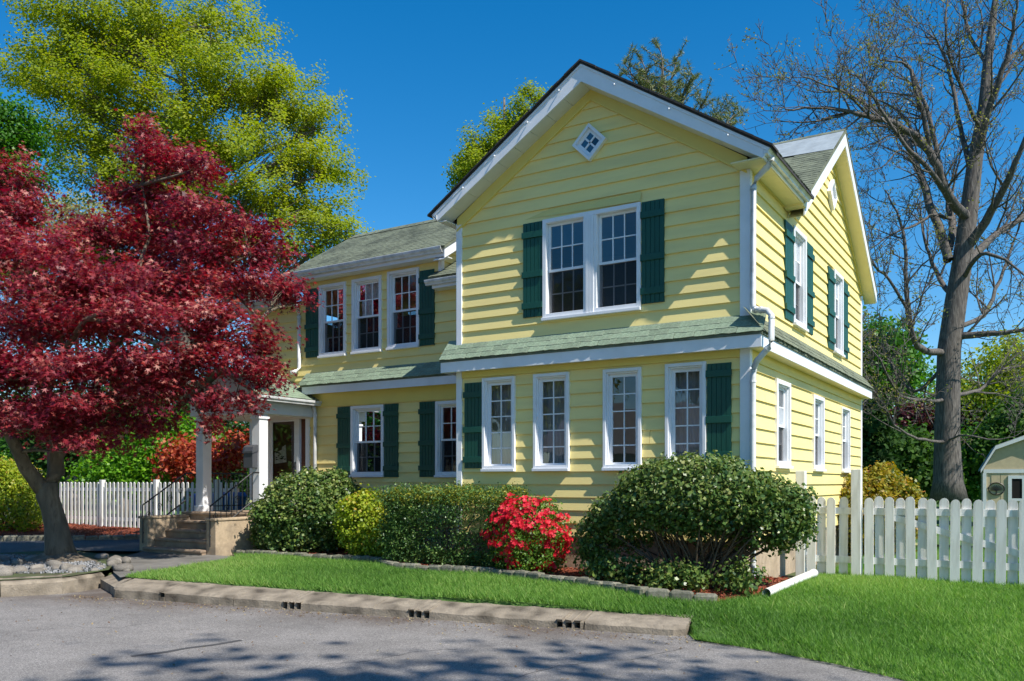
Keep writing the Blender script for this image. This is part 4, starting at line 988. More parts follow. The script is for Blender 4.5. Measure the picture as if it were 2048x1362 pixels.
def leaves(c, size, shape, r, up=.5, out=None, droop=0):
    """c (N,3) centres; size (N,); returns (N,k,3)"""
    n = len(c); nrm = r.normal(0, 1, (n, 3)); nrm = unit(nrm)*.9
    nrm[:, 2] += up
    if out is not None: nrm += out*.7
    nrm = unit(nrm); t = r.normal(0, 1, (n, 3)); t[:, 2] -= droop; t = unit(t-nrm*(t*nrm).sum(1, keepdims=True)); b = np.cross(nrm, t)
    T = LEAF[shape]
    return c[:, None]+size[:, None, None]*(T[None, :, 0:1]*t[:, None]+T[None, :, 1:2]*b[:, None])
def in_pads(pads, n, r, shell=.55, cap=False):
    """pads: list of (centre, (rx,ry,rz)); sample n points, biased to the outside"""
    P = np.array([[*c, *e] for c, e in pads], float); vol = (P[:, 3]*P[:, 4]*P[:, 5])**.72; idx = r.choice(len(P), n, p=vol/vol.sum())
    d = unit(r.normal(0, 1, (n, 3))); rad = r.random(n)**(1/3*(1-shell)+.06)
    rad = np.where(r.random(n) < .25, r.random(n)**.4, rad)
    if cap: d[:, 2] = np.where(d[:, 2] < -.25, -d[:, 2], d[:, 2])
    q = P[idx]; return q[:, :3]+d*rad[:, None]*q[:, 3:], d
def sprays(pads, n, r, K, t0, arch, back, jit):
    """clumps strung along curving sprays that fan out of each pad, so that foliage groups on branches with gaps between"""
    P = np.array([[*c, *e] for c, e in pads], float); vol = (P[:, 3]*P[:, 4]*P[:, 5])**.6; vol /= vol.sum(); cs = []; ds = []
    mid = P[:, :3].mean(0)
    for i, q in enumerate(P):
        k = max(3, int(K*(.6+.8*r.random()))); d = unit(r.normal(0, 1, (k, 3))); d[:, 2] = np.where(d[:, 2] < -.3, -d[:, 2]*.6, d[:, 2]); d = unit(d)
        e = q[:3]+d*q[3:]*r.uniform(.75, 1.18, (k, 1)); toM = mid-q[:3]; toM[2] -= 2.0; toM /= np.linalg.norm(toM)
        o = q[:3]+toM*q[3:]*back
        m = int(n*vol[i])+1; j = r.integers(0, k, m); t = t0+(1-t0)*r.random(m)**.75
        p = o+(e[j]-o)*t[:, None]; p[:, 2] += arch*np.sin(np.pi*t)*q[5]
        p += r.normal(0, jit, (m, 3))*q[3:]
        cs.append(p); ds.append(d[j])
    return np.concatenate(cs), np.concatenate(ds)
def foliage(name, pads, nclump, per, sigma, size, shape, mat, parent, seed, up=.5, shell=.55, droop=0, flat=1.0, rbias=0, trim=None, hi=0, cap=False, spray=None, lv=.15):
    r = np.random.default_rng(seed); cl, d = in_pads(pads, nclump, r, shell, cap) if spray is None else sprays(pads, nclump, r, *spray)
    if trim is not None: k = trim(cl); cl = cl[k]; d = d[k]
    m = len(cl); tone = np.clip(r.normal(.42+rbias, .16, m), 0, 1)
    if hi: tone = np.clip(tone+hi*d[:, 2], 0, 1)  # lightens upper leaf colour and darkens lower, painting in light from above
    c = np.repeat(cl, per, 0)+r.normal(0, 1, (m*per, 3))*np.array([sigma, sigma, sigma*flat]); o = np.repeat(d, per, 0)
    s = r.uniform(size[0], size[1], m*per); rn = np.clip(np.repeat(tone, per)+r.normal(0, lv, m*per), 0, 1)
    V = leaves(c, s, shape, r, up, o, droop)
    return fast(name, V, V.shape[1], mat, parent, rn), cl
def limb(mb, a, b, r0, r1, seed, wob=.12, n=6, sides=6):
    rr_ = random.Random(seed); a = Vector(a); b = Vector(b); L = (b-a).length; pts = []; rad = []
    m = a.lerp(b, .5)+Vector((rr_.uniform(-wob, wob), rr_.uniform(-wob, wob), rr_.uniform(0, wob)))*L
    for i in range(n+1):
        t = i/n; p = a*(1-t)**2+m*2*t*(1-t)+b*t*t; pts.append(p+Vector([rr_.uniform(-1, 1)*L*.012 for _ in range(3)])*(0 < i < n)); rad.append(r0+(r1-r0)*t)
    mb.tube(pts, rad, sides); return pts
def woody(name, base, path, radii, pads, clumps, parent, mat, seed, twigs=5, r_limb=.05):
    """trunk along path, limbs to the pads, twigs on to foliage clumps"""
    r = random.Random(seed); mb = MB(); mb.tube(path, radii, 10); P = [Vector(p) for p in path]
    for i, (c, e) in enumerate(pads):
        c = Vector(c); k = r.choice(range(max(1, len(P)//2), len(P))); k = min(range(len(P)//3, len(P)), key=lambda j: abs(P[j].z-(c.z-(c-P[j]).length*.55)))
        pts = limb(mb, P[k], c, min(radii[k]*.6, r_limb*1.6), r_limb*.35, seed*31+i)
        near = clumps[np.argsort(((clumps-np.array(c))**2).sum(1))[:max(200, twigs)]]
        for j in range(twigs):
            q = near[r.randrange(len(near))]; limb(mb, pts[r.randrange(2, len(pts))], q, r_limb*.28, r_limb*.06, seed*77+i*9+j, n=4, sides=4)
    return mb.build(name, mat, parent, True)
def pxpads(lst):
    """(px,py,depth,rx px,ry px,rdepth m) -> world ellipsoids (axes world aligned, near enough round)"""
    out = []
    for px, py, d, rx_, ry_, rd in lst:
        s = d/1725; out.append((tuple(at(px, py, d)), ((rx_*s*.72+rd*.28), (rx_*s*.28+rd*.72), ry_*s)))
    return out
def broadleaf(name, label, basepx, d, pads, n, per, sigma, size, shape, mat, bark, seed, r0, spray=None, lv=.15, group=None, up=.5, shell=.5, twigs=5, trunk_top=None, rl=.06, cat='tree', flat=1, hi=0, basez=None, nobase=False):
    b = at(basepx, 965, d); b.z = g(b.x, b.y) if basez is None else basez
    t = thing(name, b, label, cat, group); pads = pxpads(pads)
    fo, cl = foliage('crown', pads, n, per, sigma, size, shape, mat, t, seed, up, shell, flat=flat, hi=hi, spray=spray, lv=lv)
    c = np.mean([p[0] for p in pads], 0); top = Vector(trunk_top) if trunk_top else Vector((c[0]*.7+b.x*.3, c[1]*.7+b.y*.3, max(p[0][2] for p in pads)))
    N = 9; path = []; rad = []
    for i in range(N+1):
        f = i/N; p = b.lerp(top, f)+Vector((math.sin(f*5+seed)*.02, math.cos(f*4+seed)*.02, 0))*(top-b).length*.6*f*(1-f)*2; path.append(p); rad.append(r0*(1.35-.35*min(1, f*6))*(1-.85*f))
    path[0] = path[0]-Vector((0,0,.15))
    woody('trunk', b, path, rad, pads, cl, t, bark, seed, twigs, rl)
    return t

# --- red Japanese maple in front of the porch
jm = thing('japanese_maple', MPB, 'wide spreading dark red Japanese maple standing in a bed of stones', 'tree')
D0 = 16.5
jp = [(288,265,16.3,26,26,.45),(300,318,16.3,50,42,.8),(345,345,16,70,46,.8),(300,400,16.3,72,56,1.1),(395,335,15.6,42,28,.55),(225,395,16.6,45,22,.5),(192,480,16.4,58,42,1.0),
 (300,470,16,110,60,1.5),(400,440,15.4,75,40,1.0),(490,460,15.8,50,42,.7),(440,520,15.8,110,55,1.4),(530,520,16.4,52,40,.8),(560,580,16.6,50,25,.7),(595,607,16.9,42,17,.5),(470,590,16,100,45,1.3),
 (20,365,16.6,40,50,.8),(28,445,16.4,58,54,1.1),(85,512,15.6,85,50,1.4),(-20,520,16,90,90,1.5),(-60,420,16.6,60,80,1.2),(190,560,14.8,120,60,1.6),(60,590,14.7,110,55,1.6),(330,590,15.2,120,60,1.6),(-40,640,15,90,60,1.6),
 (120,660,14.4,110,50,1.5),(270,660,14.4,115,55,1.5),(420,660,15,105,55,1.3),(500,700,15.3,70,55,.9),(525,765,15.5,48,45,.6),(505,815,15.5,22,30,.35),(430,740,14.9,80,50,1.0),(440,810,14.9,40,38,.5),(420,860,14.9,24,26,.3),(330,740,14.4,90,50,1.1),
 (220,740,14,90,50,1.2),(110,760,13.9,90,50,1.2),(20,740,14,80,55,1.3),(-40,780,14.2,60,60,1.2),(160,830,14.1,80,48,1.0),(70,860,14.2,60,45,1.0),(180,900,14.3,60,38,.8),(20,850,14.6,60,60,1.0),(280,810,14.6,75,38,.9),(350,790,14.9,60,40,.8),(240,860,15,60,38,.8),
 (200,640,17.6,150,70,1.6),(350,560,17.8,130,70,1.5),(60,680,17.4,120,80,1.6),(300,760,17.4,110,50,1.2),(120,850,16.6,90,50,1.2),(330,860,16.4,30,22,.5)]
jpw = pxpads(jp)
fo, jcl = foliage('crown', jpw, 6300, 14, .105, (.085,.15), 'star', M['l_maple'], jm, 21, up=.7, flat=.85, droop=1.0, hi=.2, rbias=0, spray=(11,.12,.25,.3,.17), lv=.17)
mb = MB()
trk = [groundpt(122,1122,-.22)]; dT = (trk[0]-Vector((CAM[0],CAM[1],EYE))).xy.dot(Vector(FV))
tp = [at(122,1122,dT), at(118,1090,dT), at(112,1050,dT), at(103,1015,dT), at(94,990,dT), at(95,965,dT)]
mb.tube(tp, [.30,.235,.195,.175,.185,.175], 14)
f1 = [at(94,985,dT), at(72,962,dT-.1), at(52,935,dT-.3), at(38,905,dT-.5), at(15,860,dT-.8), at(-20,760,dT-1.2)]; mb.tube(f1, [.17,.14,.125,.11,.09,.05], 9)
f2 = [at(96,975,dT), at(112,945,dT+.05), at(110,905,dT), at(100,850,dT-.1), at(92,780,dT-.2), at(78,720,dT-.2), at(72,660,dT-.1), at(50,570,dT+.3), at(25,450,dT+.5)]; mb.tube(f2, [.17,.15,.135,.12,.105,.09,.07,.04,.015], 9)
f3 = [at(108,925,dT), at(140,870,dT+.2), at(180,800,dT+.3), at(225,700,dT+.2), at(260,580,dT), at(300,470,dT+.5), at(285,370,dT+.3)]; mb.tube(f3, [.11,.10,.085,.07,.05,.03,.012], 8)
f4 = [at(150,855,dT+.2), at(240,790,dT), at(340,730,dT-.4), at(430,680,dT-.6), at(520,640,dT)]; mb.tube(f4, [.09,.075,.06,.045,.02], 7)
f5 = [at(92,780,dT-.2), at(130,700,dT-.9), at(170,640,dT-1.4), at(230,610,dT-1.7)]; mb.tube(f5, [.08,.06,.045,.02], 7)
f6 = [at(225,700,dT+.2), at(320,600,dT), at(410,545,dT+.4), at(500,510,dT+.2)]; mb.tube(f6, [.06,.045,.03,.012], 7)
sk = [Vector(p) for q in (f1, f2, f3, f4, f5, f6) for p in q[1:]]
for i, (c, e) in enumerate(jpw):
    c = Vector(c); k = min(sk, key=lambda p: (p-c).length+max(0, p.z-c.z)*1.2)
    pts = limb(mb, k, c, .035, .012, 900+i, sides=5)
    near = jcl[np.argsort(((jcl-np.array(c))**2).sum(1))[:60]]
    for j in range(6): limb(mb, pts[random.randrange(1, len(pts))], near[random.randrange(60)], .010, .004, 3000+i*7+j, n=3, sides=4)
mb.build('trunk', M['barkmaple'], jm, True)
# root flare as a mound of bark and soil
mb = MB(); Nn = 26
for j in range(7):
    f = j/6
    for i in range(Nn):
        a = 2*math.pi*i/Nn; rr_ = (.25+.62*f**1.4)*(1+.16*math.sin(a*3+1)+.10*math.sin(a*5)); mb.v.append((trk[0].x+rr_*math.cos(a)*1.15, trk[0].y+rr_*math.sin(a)*.95, trk[0].z+.16*(1-f)**1.3-.05*f))
for j in range(6):
    for i in range(Nn): k = (i+1) % Nn; mb.f.append((j*Nn+i, j*Nn+k, (j+1)*Nn+k, (j+1)*Nn+i))
mb.build('root_flare', M['barkmaple'], jm, True)

# --- shrubs along the front
def shrub(name, label, c, e, n, per, sigma, size, mat, seed, shape='quad', up=.4, shell=.85, stems=14, mat2=None, flat_top=None, extra=None, hi=.12, trim=None, zlo=None, lumps=14, boxy=0):
    base = Vector((c[0], c[1], g(c[0], c[1])))
    t = thing(name, base, label, 'shrub'); pads = [(c, e)]+(extra or []); rl_ = random.Random(seed*7)
    for k in range(lumps):      # uneven outline: knobs and shoots on the surface
        (pc_, pe_) = pads[rl_.randrange(1+len(extra or []))]; d_ = Vector([rl_.gauss(0, 1) for _ in range(3)]).normalized()
        if d_.z < -.2: d_.z *= -1
        q_ = rl_.uniform(.14, .30); pads.append(((pc_[0]+d_.x*pe_[0]*.88, pc_[1]+d_.y*pe_[1]*.88, pc_[2]+d_.z*pe_[2]*.9), (pe_[0]*q_, pe_[1]*q_, pe_[2]*q_*1.1)))
    def tr(p):
        k = p[:, 2] > (zlo if zlo is not None else base.z+.02)
        if flat_top is not None: k &= p[:, 2] < flat_top+np.sin(p[:, 0]*5)*.03
        k &= ~((p[:, 1] > -.06) & (p[:, 0] > -5.02) & (p[:, 0] < .06)) & ~((p[:, 1] > 1.62) & (p[:, 0] < -5))
        return k & (trim(p) if trim else True)
    if boxy:
        rb_ = np.random.default_rng(seed); cb = rb_.uniform(-1, 1, (n*3, 3)); cb = cb[np.abs(cb).max(1) > .72][:n]; cb[:, 0] += .04*np.sin(cb[:, 2]*6)
        bp_ = np.array(c)+cb*np.array(e)*(1+.05*np.sin(cb[:, :1]*9)); pads = [(tuple(p), (.03,.03,.03)) for p in bp_]
    fo, cl = foliage('foliage', pads, n, per, sigma, size, shape, mat, t, seed, up, shell, trim=tr, hi=hi)
    mb = MB(); r = random.Random(seed)
    for k in range(stems):
        a = r.uniform(0, 6.28); b = base+Vector((math.cos(a)*e[0]*.25, math.sin(a)*e[1]*.25, -.05)); q = Vector(cl[r.randrange(len(cl))])
        pts = limb(mb, b, b.lerp(q, .85), .018, .007, seed*3+k, n=5, sides=5)
        for j in range(3):
            q2 = Vector(cl[r.randrange(len(cl))])
            if (q2-pts[3]).length < e[0]*.9: limb(mb, pts[r.randrange(2, 5)], q2, .008, .003, seed*5+k*3+j, n=4, sides=4)
    mb.build('stems', M['twig'], t, True)
    return t, cl
shrub('holly_bush', 'rounded glossy holly bush beside the front steps', (-8.72,.30,.60), (1.08,.95,.84), 3600, 11, .05, (.04,.085), M['l_holly'], 31, 'wide', stems=26, extra=[((-8.9,.0,.15),(.95,.6,.35))], zlo=-.05)
shrub('golden_shrub', 'small lime green shrub with orange tips between holly and boxwood', (-6.95,-.10,.45), (.52,.5,.62), 900, 11, .05, (.04,.075), M['l_lime'], 32, 'wide', extra=[((-6.75,-.15,.0),(.4,.35,.3))])
bx, cl = shrub('boxwood_hedge', 'clipped flat topped boxwood hedge left of the red azalea', (-4.80,-.42,.46), (1.22,.50,.62), 4200, 11, .05, (.028,.055), M['l_box'], 33, flat_top=1.12, boxy=1)
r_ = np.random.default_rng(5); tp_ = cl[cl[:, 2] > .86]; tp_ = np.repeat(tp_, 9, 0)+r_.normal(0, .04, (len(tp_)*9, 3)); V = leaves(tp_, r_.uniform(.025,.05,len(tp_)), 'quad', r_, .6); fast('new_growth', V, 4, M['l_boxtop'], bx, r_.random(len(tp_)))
az, cl = shrub('azalea_bush', 'azalea bush covered in bright red flowers', (-3.12,-.78,.40), (.62,.55,.56), 1100, 8, .05, (.035,.06), M['l_azalea'], 34, extra=[((-3.05,-.85,.0),(.5,.4,.3))])
fr_ = np.random.default_rng(8); fc, fd = in_pads([((-3.12,-.78,.40),(.66,.58,.60)), ((-3.0,-.9,.05),(.5,.42,.28))], 330, fr_, .93)
fk = (fc[:, 2] > -.12)&(fr_.random(len(fc)) < np.clip(.35+.75*(fc[:, 2]+.1), .25, 1)); fc = fc[fk]; fd = fd[fk]; fc = np.repeat(fc, 6, 0)+fr_.normal(0, .032, (len(fc)*6, 3)); fd = np.repeat(fd, 6, 0)
# five petalled flowers
nF = len(fc); ax = unit(fd+fr_.normal(0, .35, (nF, 3))+np.array([.1,-.3,.1])); t1 = unit(np.cross(ax, fr_.normal(0, 1, (nF, 3)))); t2 = np.cross(ax, t1); PV = []
sz = fr_.uniform(.030, .050, nF)[:, None]
for k in range(5):
    a = 2*math.pi*k/5; dr_ = t1*math.cos(a)+t2*math.sin(a); sd_ = -t1*math.sin(a)+t2*math.cos(a)
    PV.append(np.stack([fc, fc+(dr_*.62+sd_*.40+ax*.25)*sz, fc+(dr_*1.05+ax*.32)*sz, fc+(dr_*.62-sd_*.40+ax*.25)*sz], 1))
fast('flowers', np.concatenate(PV), 4, M['petal'], az, np.tile(np.clip(fr_.normal(.45,.22,nF),0,1), 5))
bb, cl = shrub('holly_bush', 'large open holly bush with bare lower branches at the house corner', (-.42,-1.0,1.0), (1.06,.76,.54), 3900, 11, .05, (.035,.075), M['l_holly'], 35, 'wide', stems=70, extra=[((.42,-.75,.80),(.62,.55,.46)), ((-1.42,-.95,.66),(.55,.5,.36)), ((.72,-.72,.62),(.28,.33,.32)), ((-1.9,-.9,.40),(.30,.32,.30))], zlo=-.12, lumps=22,
      trim=lambda p: (p[:, 2] > .62+.12*np.sin(p[:, 0]*4)) | (rng.random(len(p)) < .45))
foliage('lower_shoots', [((-1.3,-1.35,.0),(.5,.3,.22)), ((-.5,-1.5,-.02),(.45,.28,.2)), ((.25,-1.25,.0),(.3,.25,.22)), ((-1.9,-1.0,.15),(.25,.25,.3))], 420, 10, .06, (.035,.075), 'wide', M['l_holly'], bb, 351, .3, .4)
t, cl = shrub('golden_shrub', 'domed golden orange shrub behind the right fence', tuple(at(1750,990,17.6))[:2]+(.48,), (.92,.95,.98), 1800, 10, .06, (.05,.09), M['l_gold'], 36, 'wide')

# ------------------------------------------------------------------ fences
def picket_mesh(w, h, t, name='picket'):
    mb = MB(); pr = [(-w/2, 0), (w/2, 0)]+[(w/2*math.cos(a), h-w/2+w/2*math.sin(a)) for a in np.linspace(0, math.pi, 9)]
    mb.prism([(u, 0, z) for u, z in pr], (0,0,0), (0,t,0)); m = mb.mesh(name); m.materials.append(M['whitewood']); return m
pm = picket_mesh(.125, 1.0, .022)
def place_picket(parent, mesh, x, y, z, h, lean=0):
    inst('picket', mesh, parent, Matrix.Translation((x, y, z)) @ Matrix.Rotation(lean, 4, 'Y') @ Matrix.Diagonal((1, 1, h, 1)))
def fpost(parent, x, y, z0, z1, s=.125):
    mb = MB(); mb.box(x-s/2, x+s/2, y-s/2, y+s/2, z0, z1); mb.build('post', M['whitewood'], parent, bevel=.006)
FY = 1.8
rf = thing('picket_fence', (.8,FY,-.25), 'short white picket fence panel with two tall posts against the house', 'fence')
fpost(rf, .30, FY, -.45, 1.38, .14); fpost(rf, 1.12, FY, -.45, 1.40, .14)
for z in (.72, -.02): mb = MB(); mb.box(.375, 1.045, FY-.02, FY+.02, z, z+.10); mb.build('rail', M['whitewood'], rf)
for x, back in ((.46,0), (.60,1), (.75,0), (.92,1)): place_picket(rf, pm, x, FY+(.021 if back else -.044), -.24, 1.22+random.uniform(-.012,.012), random.uniform(-.012,.012))
gt = thing('picket_gate', (2.6,FY,-.25), 'long white picket gate with diagonal brace running off to the right', 'gate')
for z in (.72, -.02): mb = MB(); mb.box(1.22, 6.6, FY-.02, FY+.02, z, z+.10); mb.build('rail', M['whitewood'], gt)
mb = MB(); mb.hexa([(1.55,FY-.018,.66), (1.55,FY+.018,.66), (1.55,FY+.018,.76), (1.55,FY-.018,.76), (3.9,FY-.018,-.03), (3.9,FY+.018,-.03), (3.9,FY+.018,.07), (3.9,FY-.018,.07)]); mb.build('brace', M['whitewood'], gt)
for k in range(37):
    x = 1.30+k*.143; back = k % 2; place_picket(gt, pm, x, FY+(.022 if back else -.045), g(x, FY)+.0, 1.225+random.uniform(-.014,.012), random.uniform(-.014,.014))
pm2 = picket_mesh(.082, 1.0, .02)
lfn = thing('picket_fence', (-15.5,1.5,0), 'white round topped picket fence running behind the red maple to the porch', 'fence')
x = -12.25; k = 0
while x > -19.4:
    if k % 13 == 4: fpost(lfn, x, 1.47, -.2, 1.27, .11)
    else: place_picket(lfn, pm2, x, 1.44, g(x, 1.5)+.03, 1.18-g(x, 1.5)*.95, random.uniform(-.012,.012))
    x -= .172; k += 1
for z in (.98, .22): mb = MB(); mb.box(-19.3,-12.2,1.463,1.505,z,z+.085); mb.build('rail', M['whitewood'], lfn)
bn = thing('recycling_bin', (-13.6,2.3,0), 'blue bin standing behind the white picket fence by the porch', 'bin')
mb = MB(); mb.hexa([(-14.05,1.75,-.02),(-13.25,1.75,-.02),(-13.25,2.5,-.02),(-14.05,2.5,-.02),(-14.13,1.68,.85),(-13.17,1.68,.85),(-13.17,2.57,.85),(-14.13,2.57,.85)]); mb.build('body', M['bin'], bn, bevel=.03)
mb = MB(); mb.hexa([(-14.16,1.65,.851),(-13.14,1.65,.851),(-13.14,2.6,.851),(-14.16,2.6,.851),(-14.1,1.72,.93),(-13.2,1.72,.93),(-13.2,2.55,.96),(-14.1,2.55,.96)]); mb.build('lid', M['bin'], bn, bevel=.02)
# white drain pipe lying on the lawn
a = groundpt(1533,1193,-.22); b = at(1628,1146,11.9); b = groundpt(1628,1146,-.10)
pp = thing('drain_pipe', a, 'white plastic drain pipe lying on the lawn in front of the fence', 'pipe')
mb = MB(); dirv = (b-a).normalized(); mb.tube([a+Vector((0,0,.045)), b], [.055,.055], 14, cap=False); mb.tube([b, a+Vector((0,0,.045))], [.049,.049], 14, cap=False); mb.build('pipe', M['plastic'], pp, True)
mb = MB(); mb.tube([b-dirv*.10, b+dirv*.01], .060, 14); mb.build('end_cap', M['plastic'], pp, True)

# ------------------------------------------------------------------ shed at the far right
SD = 27.5
sa = at(1967,965,SD); sdy = Vector((sa.x-CAM[0]-.9, sa.y-CAM[1], 0)).normalized(); sdx = Vector((sdy.y, -sdy.x, 0))
shed = thing('garden_shed', Vector((sa.x, sa.y, -.3))+sdx*1.25, 'beige gambrel roofed garden shed behind the fence', 'shed')
def sp(u, z, d): q = sa+sdx*u+sdy*d; return (q.x, q.y, z)
prof = [(0,-.4), (2.5,-.4), (2.5,1.62), (2.13,2.28), (1.25,2.60), (.37,2.28), (0,1.62)]
mb = MB(); mb.prism([sp(u, z, 0) for u, z in prof], sp(0,0,0), sp(0,0,2.6)); mb.build('wall', M['shedwall'], shed)
for k in range(9):
    u = .22+k*.26; mb = MB(); h = 2.2 if .4 < u < 2.1 else 1.8
    if u < 1.0 or u > 2.3: mb.hexa([sp(u,-.35,-.012), sp(u+.24,-.35,-.012), sp(u+.24,-.35,0), sp(u,-.35,0), sp(u,1.55,-.012), sp(u+.24,1.55,-.012), sp(u+.24,1.55,0), sp(u,1.55,0)]); mb.build('wall_panel', M['shedwall'], shed)
roofp = [(-.08,1.58), (.33,2.32), (1.25,2.68), (2.17,2.32), (2.58,1.58)]
for (u0, z0), (u1, z1) in zip(roofp[:-1], roofp[1:]):
    mb = MB(); mb.hexa([sp(u0,z0,-.12), sp(u1,z1,-.12), sp(u1,z1,2.7), sp(u0,z0,2.7), sp(u0,z0+.05,-.12), sp(u1,z1+.05,-.12), sp(u1,z1+.05,2.7), sp(u0,z0+.05,2.7)]); mb.build('roof', M['shedroof'], shed)
    mb = MB(); mb.hexa([sp(u0,z0-.08,-.14), sp(u1,z1-.08,-.14), sp(u1,z1-.08,-.121), sp(u0,z0-.08,-.121), sp(u0,z0+.03,-.14), sp(u1,z1+.03,-.14), sp(u1,z1+.03,-.121), sp(u0,z0+.03,-.121)]); mb.build('fascia', M['shedtrim'], shed)
mb = MB(); mb.hexa([sp(0,1.50,-.03), sp(2.5,1.50,-.03), sp(2.5,1.50,-.013), sp(0,1.50,-.013), sp(0,1.62,-.03), sp(2.5,1.62,-.03), sp(2.5,1.62,-.013), sp(0,1.62,-.013)])
for u in (-.01, .0): pass
mb.hexa([sp(-.02,-.4,-.03), sp(.08,-.4,-.03), sp(.08,-.4,.05), sp(-.02,-.4,.05), sp(-.02,1.5,-.03), sp(.08,1.5,-.03), sp(.08,1.5,.05), sp(-.02,1.5,.05)]); mb.build('trim', M['shedtrim'], shed)
mb = MB()
for (a0, a1, c0, c1) in ((.68,.78,-.3,1.42), (1.06,1.14,-.3,1.42), (.78,1.06,1.32,1.42), (.78,1.06,.62,.70), (.78,1.06,-.3,-.2), (1.14,1.9,1.36,1.42)):
    mb.hexa([sp(a0,c0,-.05), sp(a1,c0,-.05), sp(a1,c0,-.014), sp(a0,c0,-.014), sp(a0,c1,-.05), sp(a1,c1,-.05), sp(a1,c1,-.014), sp(a0,c1,-.014)])
sdoor = mb.build('door', M['shedtrim'], shed)
MB().poly([sp(.78,.70,-.03), sp(1.06,.70,-.03), sp(1.06,1.32,-.03), sp(.78,1.32,-.03)]).poly([sp(1.14,-.3,-.016), sp(1.9,-.3,-.016), sp(1.9,1.36,-.016), sp(1.14,1.36,-.016)]).build('pane', M['dark'], sdoor)
pl_ = thing('wall_plaque', sp(.36,.9,-.02), 'oval openwork metal plaque with a tree hung on the shed wall', 'plaque')
mb = MB(); q = [Vector(sp(.36+.22*math.cos(t), 1.0+.19*math.sin(t), -.03)) for t in np.linspace(0, 2*math.pi, 25)]; mb.tube(q, .018, 5); mb.build('rim', M['iron'], pl_)
mb = MB(); mb.tube([sp(.36,.84,-.03), sp(.36,1.0,-.03)], .015, 5)
for k in range(11): a_ = math.pi*(k/10); mb.tube([sp(.36,.94,-.03), sp(.36+.17*math.cos(a_), .97+.17*math.sin(a_)*.85, -.03)], .011, 4)
mb.build('tree_motif', M['iron'], pl_)

# ------------------------------------------------------------------ trees behind
broadleaf('norway_maple', 'tall broad tree in bright yellow green spring leaf behind the red maple', 380, 38, [
 (300,70,38,130,85,4),(180,60,38,110,70,4),(420,60,38,120,75,4),(110,110,38,80,70,3),(90,180,38,70,70,3),(180,190,37,110,80,4),(330,190,36.5,130,90,4.5),(470,160,37,110,90,4),(560,210,38,90,80,3.5),(150,290,38,80,70,3),(250,300,37,100,80,4),(420,290,36,130,90,4),
 (560,320,37,110,90,4),(630,260,39,55,60,2.5),(640,350,38,50,60,2.5),(600,420,37,90,70,3.5),(480,420,36.5,100,70,3.5),(340,400,37,110,70,4),(200,380,38,90,60,3),(650,470,38,70,45,3),(560,510,37.5,90,50,3),(700,490,38.5,40,28,2),(430,520,38,90,50,3),(300,500,38.5,110,60,3.5),(200,110,40,140,100,4),(100,620,41,110,60,3),(300,620,41,140,70,3),(470,620,41,110,60,3),(180,540,41,120,60,3),(0,560,42,90,80,3)],
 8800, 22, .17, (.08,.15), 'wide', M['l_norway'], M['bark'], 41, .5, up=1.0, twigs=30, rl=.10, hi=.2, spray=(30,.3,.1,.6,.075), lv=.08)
broadleaf('green_tree', 'dark green tree at the left edge of the picture', -60, 30, [(0,235,30,36,45,2),(20,290,30,36,36,1.6),(-60,260,30,80,80,3),(15,340,30,48,28,1.6),(-80,380,30,90,80,3)], 1300, 14, .2, (.09,.16), 'wide', M['l_green'], M['bark'], 42, .3, spray=(16,.3,.1,.5,.13), lv=.1)
broadleaf('pale_tree', 'pale yellow blossoming tree low behind the red maple', 150, 48, [(130,420,48,50,45,2.5),(180,440,48,45,40,2.5),(110,470,48,50,40,2.5),(190,490,48,60,40,2.5)], 700, 10, .3, (.12,.22), 'quad', M['l_pale'], M['bark'], 43, .2, shell=.3, twigs=14)
broadleaf('yellow_green_tree', 'yellow green tree showing behind the left slope of the front gable', 1030, 46, [(935,320,46,34,30,2),(975,300,46,40,34,2),(1010,265,46,36,30,2),(1045,240,46,36,34,2),(920,355,46,26,22,1.5),(980,350,46,60,40,2.5),(1070,195,46,20,16,1.2),(1060,300,46,60,60,2.5)], 1700, 16, .2, (.09,.16), 'wide', M['l_norway'], M['bark'], 44, .35, twigs=14, spray=(16,.3,.1,.5,.12), lv=.1, up=1.0)
# white pine behind the right slope of the gable
pt = at(1330,965,40); pt.z = -.2; pine = thing('pine_tree', pt, 'pine with upswept needled branches behind the right slope of the gable', 'tree')
pc = []; mb = MB(); tt = at(1325,120,40); mb.tube([pt, pt.lerp(tt, .5), tt], [.35,.22,.05], 8)
pr3 = random.Random(4); brs = [((1325,260),(1322,105)), ((1330,230),(1285,125)), ((1330,230),(1250,128)), ((1335,250),(1352,120)), ((1340,260),(1385,150)), ((1345,280),(1410,205)), ((1300,240),(1262,150)), ((1380,300),(1440,225)), ((1420,300),(1478,225)), ((1350,250),(1370,180)), ((1330,300),(1300,170)), ((1360,300),(1330,190)), ((1400,330),(1455,250))]
for i, (a, b) in enumerate(brs):
    A = at(a[0], a[1], 40+pr3.uniform(-1.5, 1.5)); B = at(b[0], b[1], 40+pr3.uniform(-1.5, 1.5)); pts = limb(mb, A, B, .06, .02, 70+i, n=8)
    for j, p in enumerate(pts[2:]):
        for s in range(3):
            q = Vector(p)+Vector((pr3.uniform(-1, 1), pr3.uniform(-1, 1), pr3.uniform(.1, .9)))*.75; limb(mb, p, q, .02, .008, 700+i*40+j*5+s, n=3, sides=4); pc += [tuple(Vector(p).lerp(q, f)) for f in (.45,.6,.75,.9,1.0)]
mb.build('trunk', M['bark'], pine, True)
pc = np.array(pc); r4 = np.random.default_rng(6); c = np.repeat(pc, 13, 0); n = len(c); dirn = unit(r4.normal(0, 1, (n, 3))+np.array([0,0,.35])); Ln = r4.uniform(.13,.24,n)[:, None]; wd_ = unit(np.cross(dirn, r4.normal(0,1,(n,3))))*.011
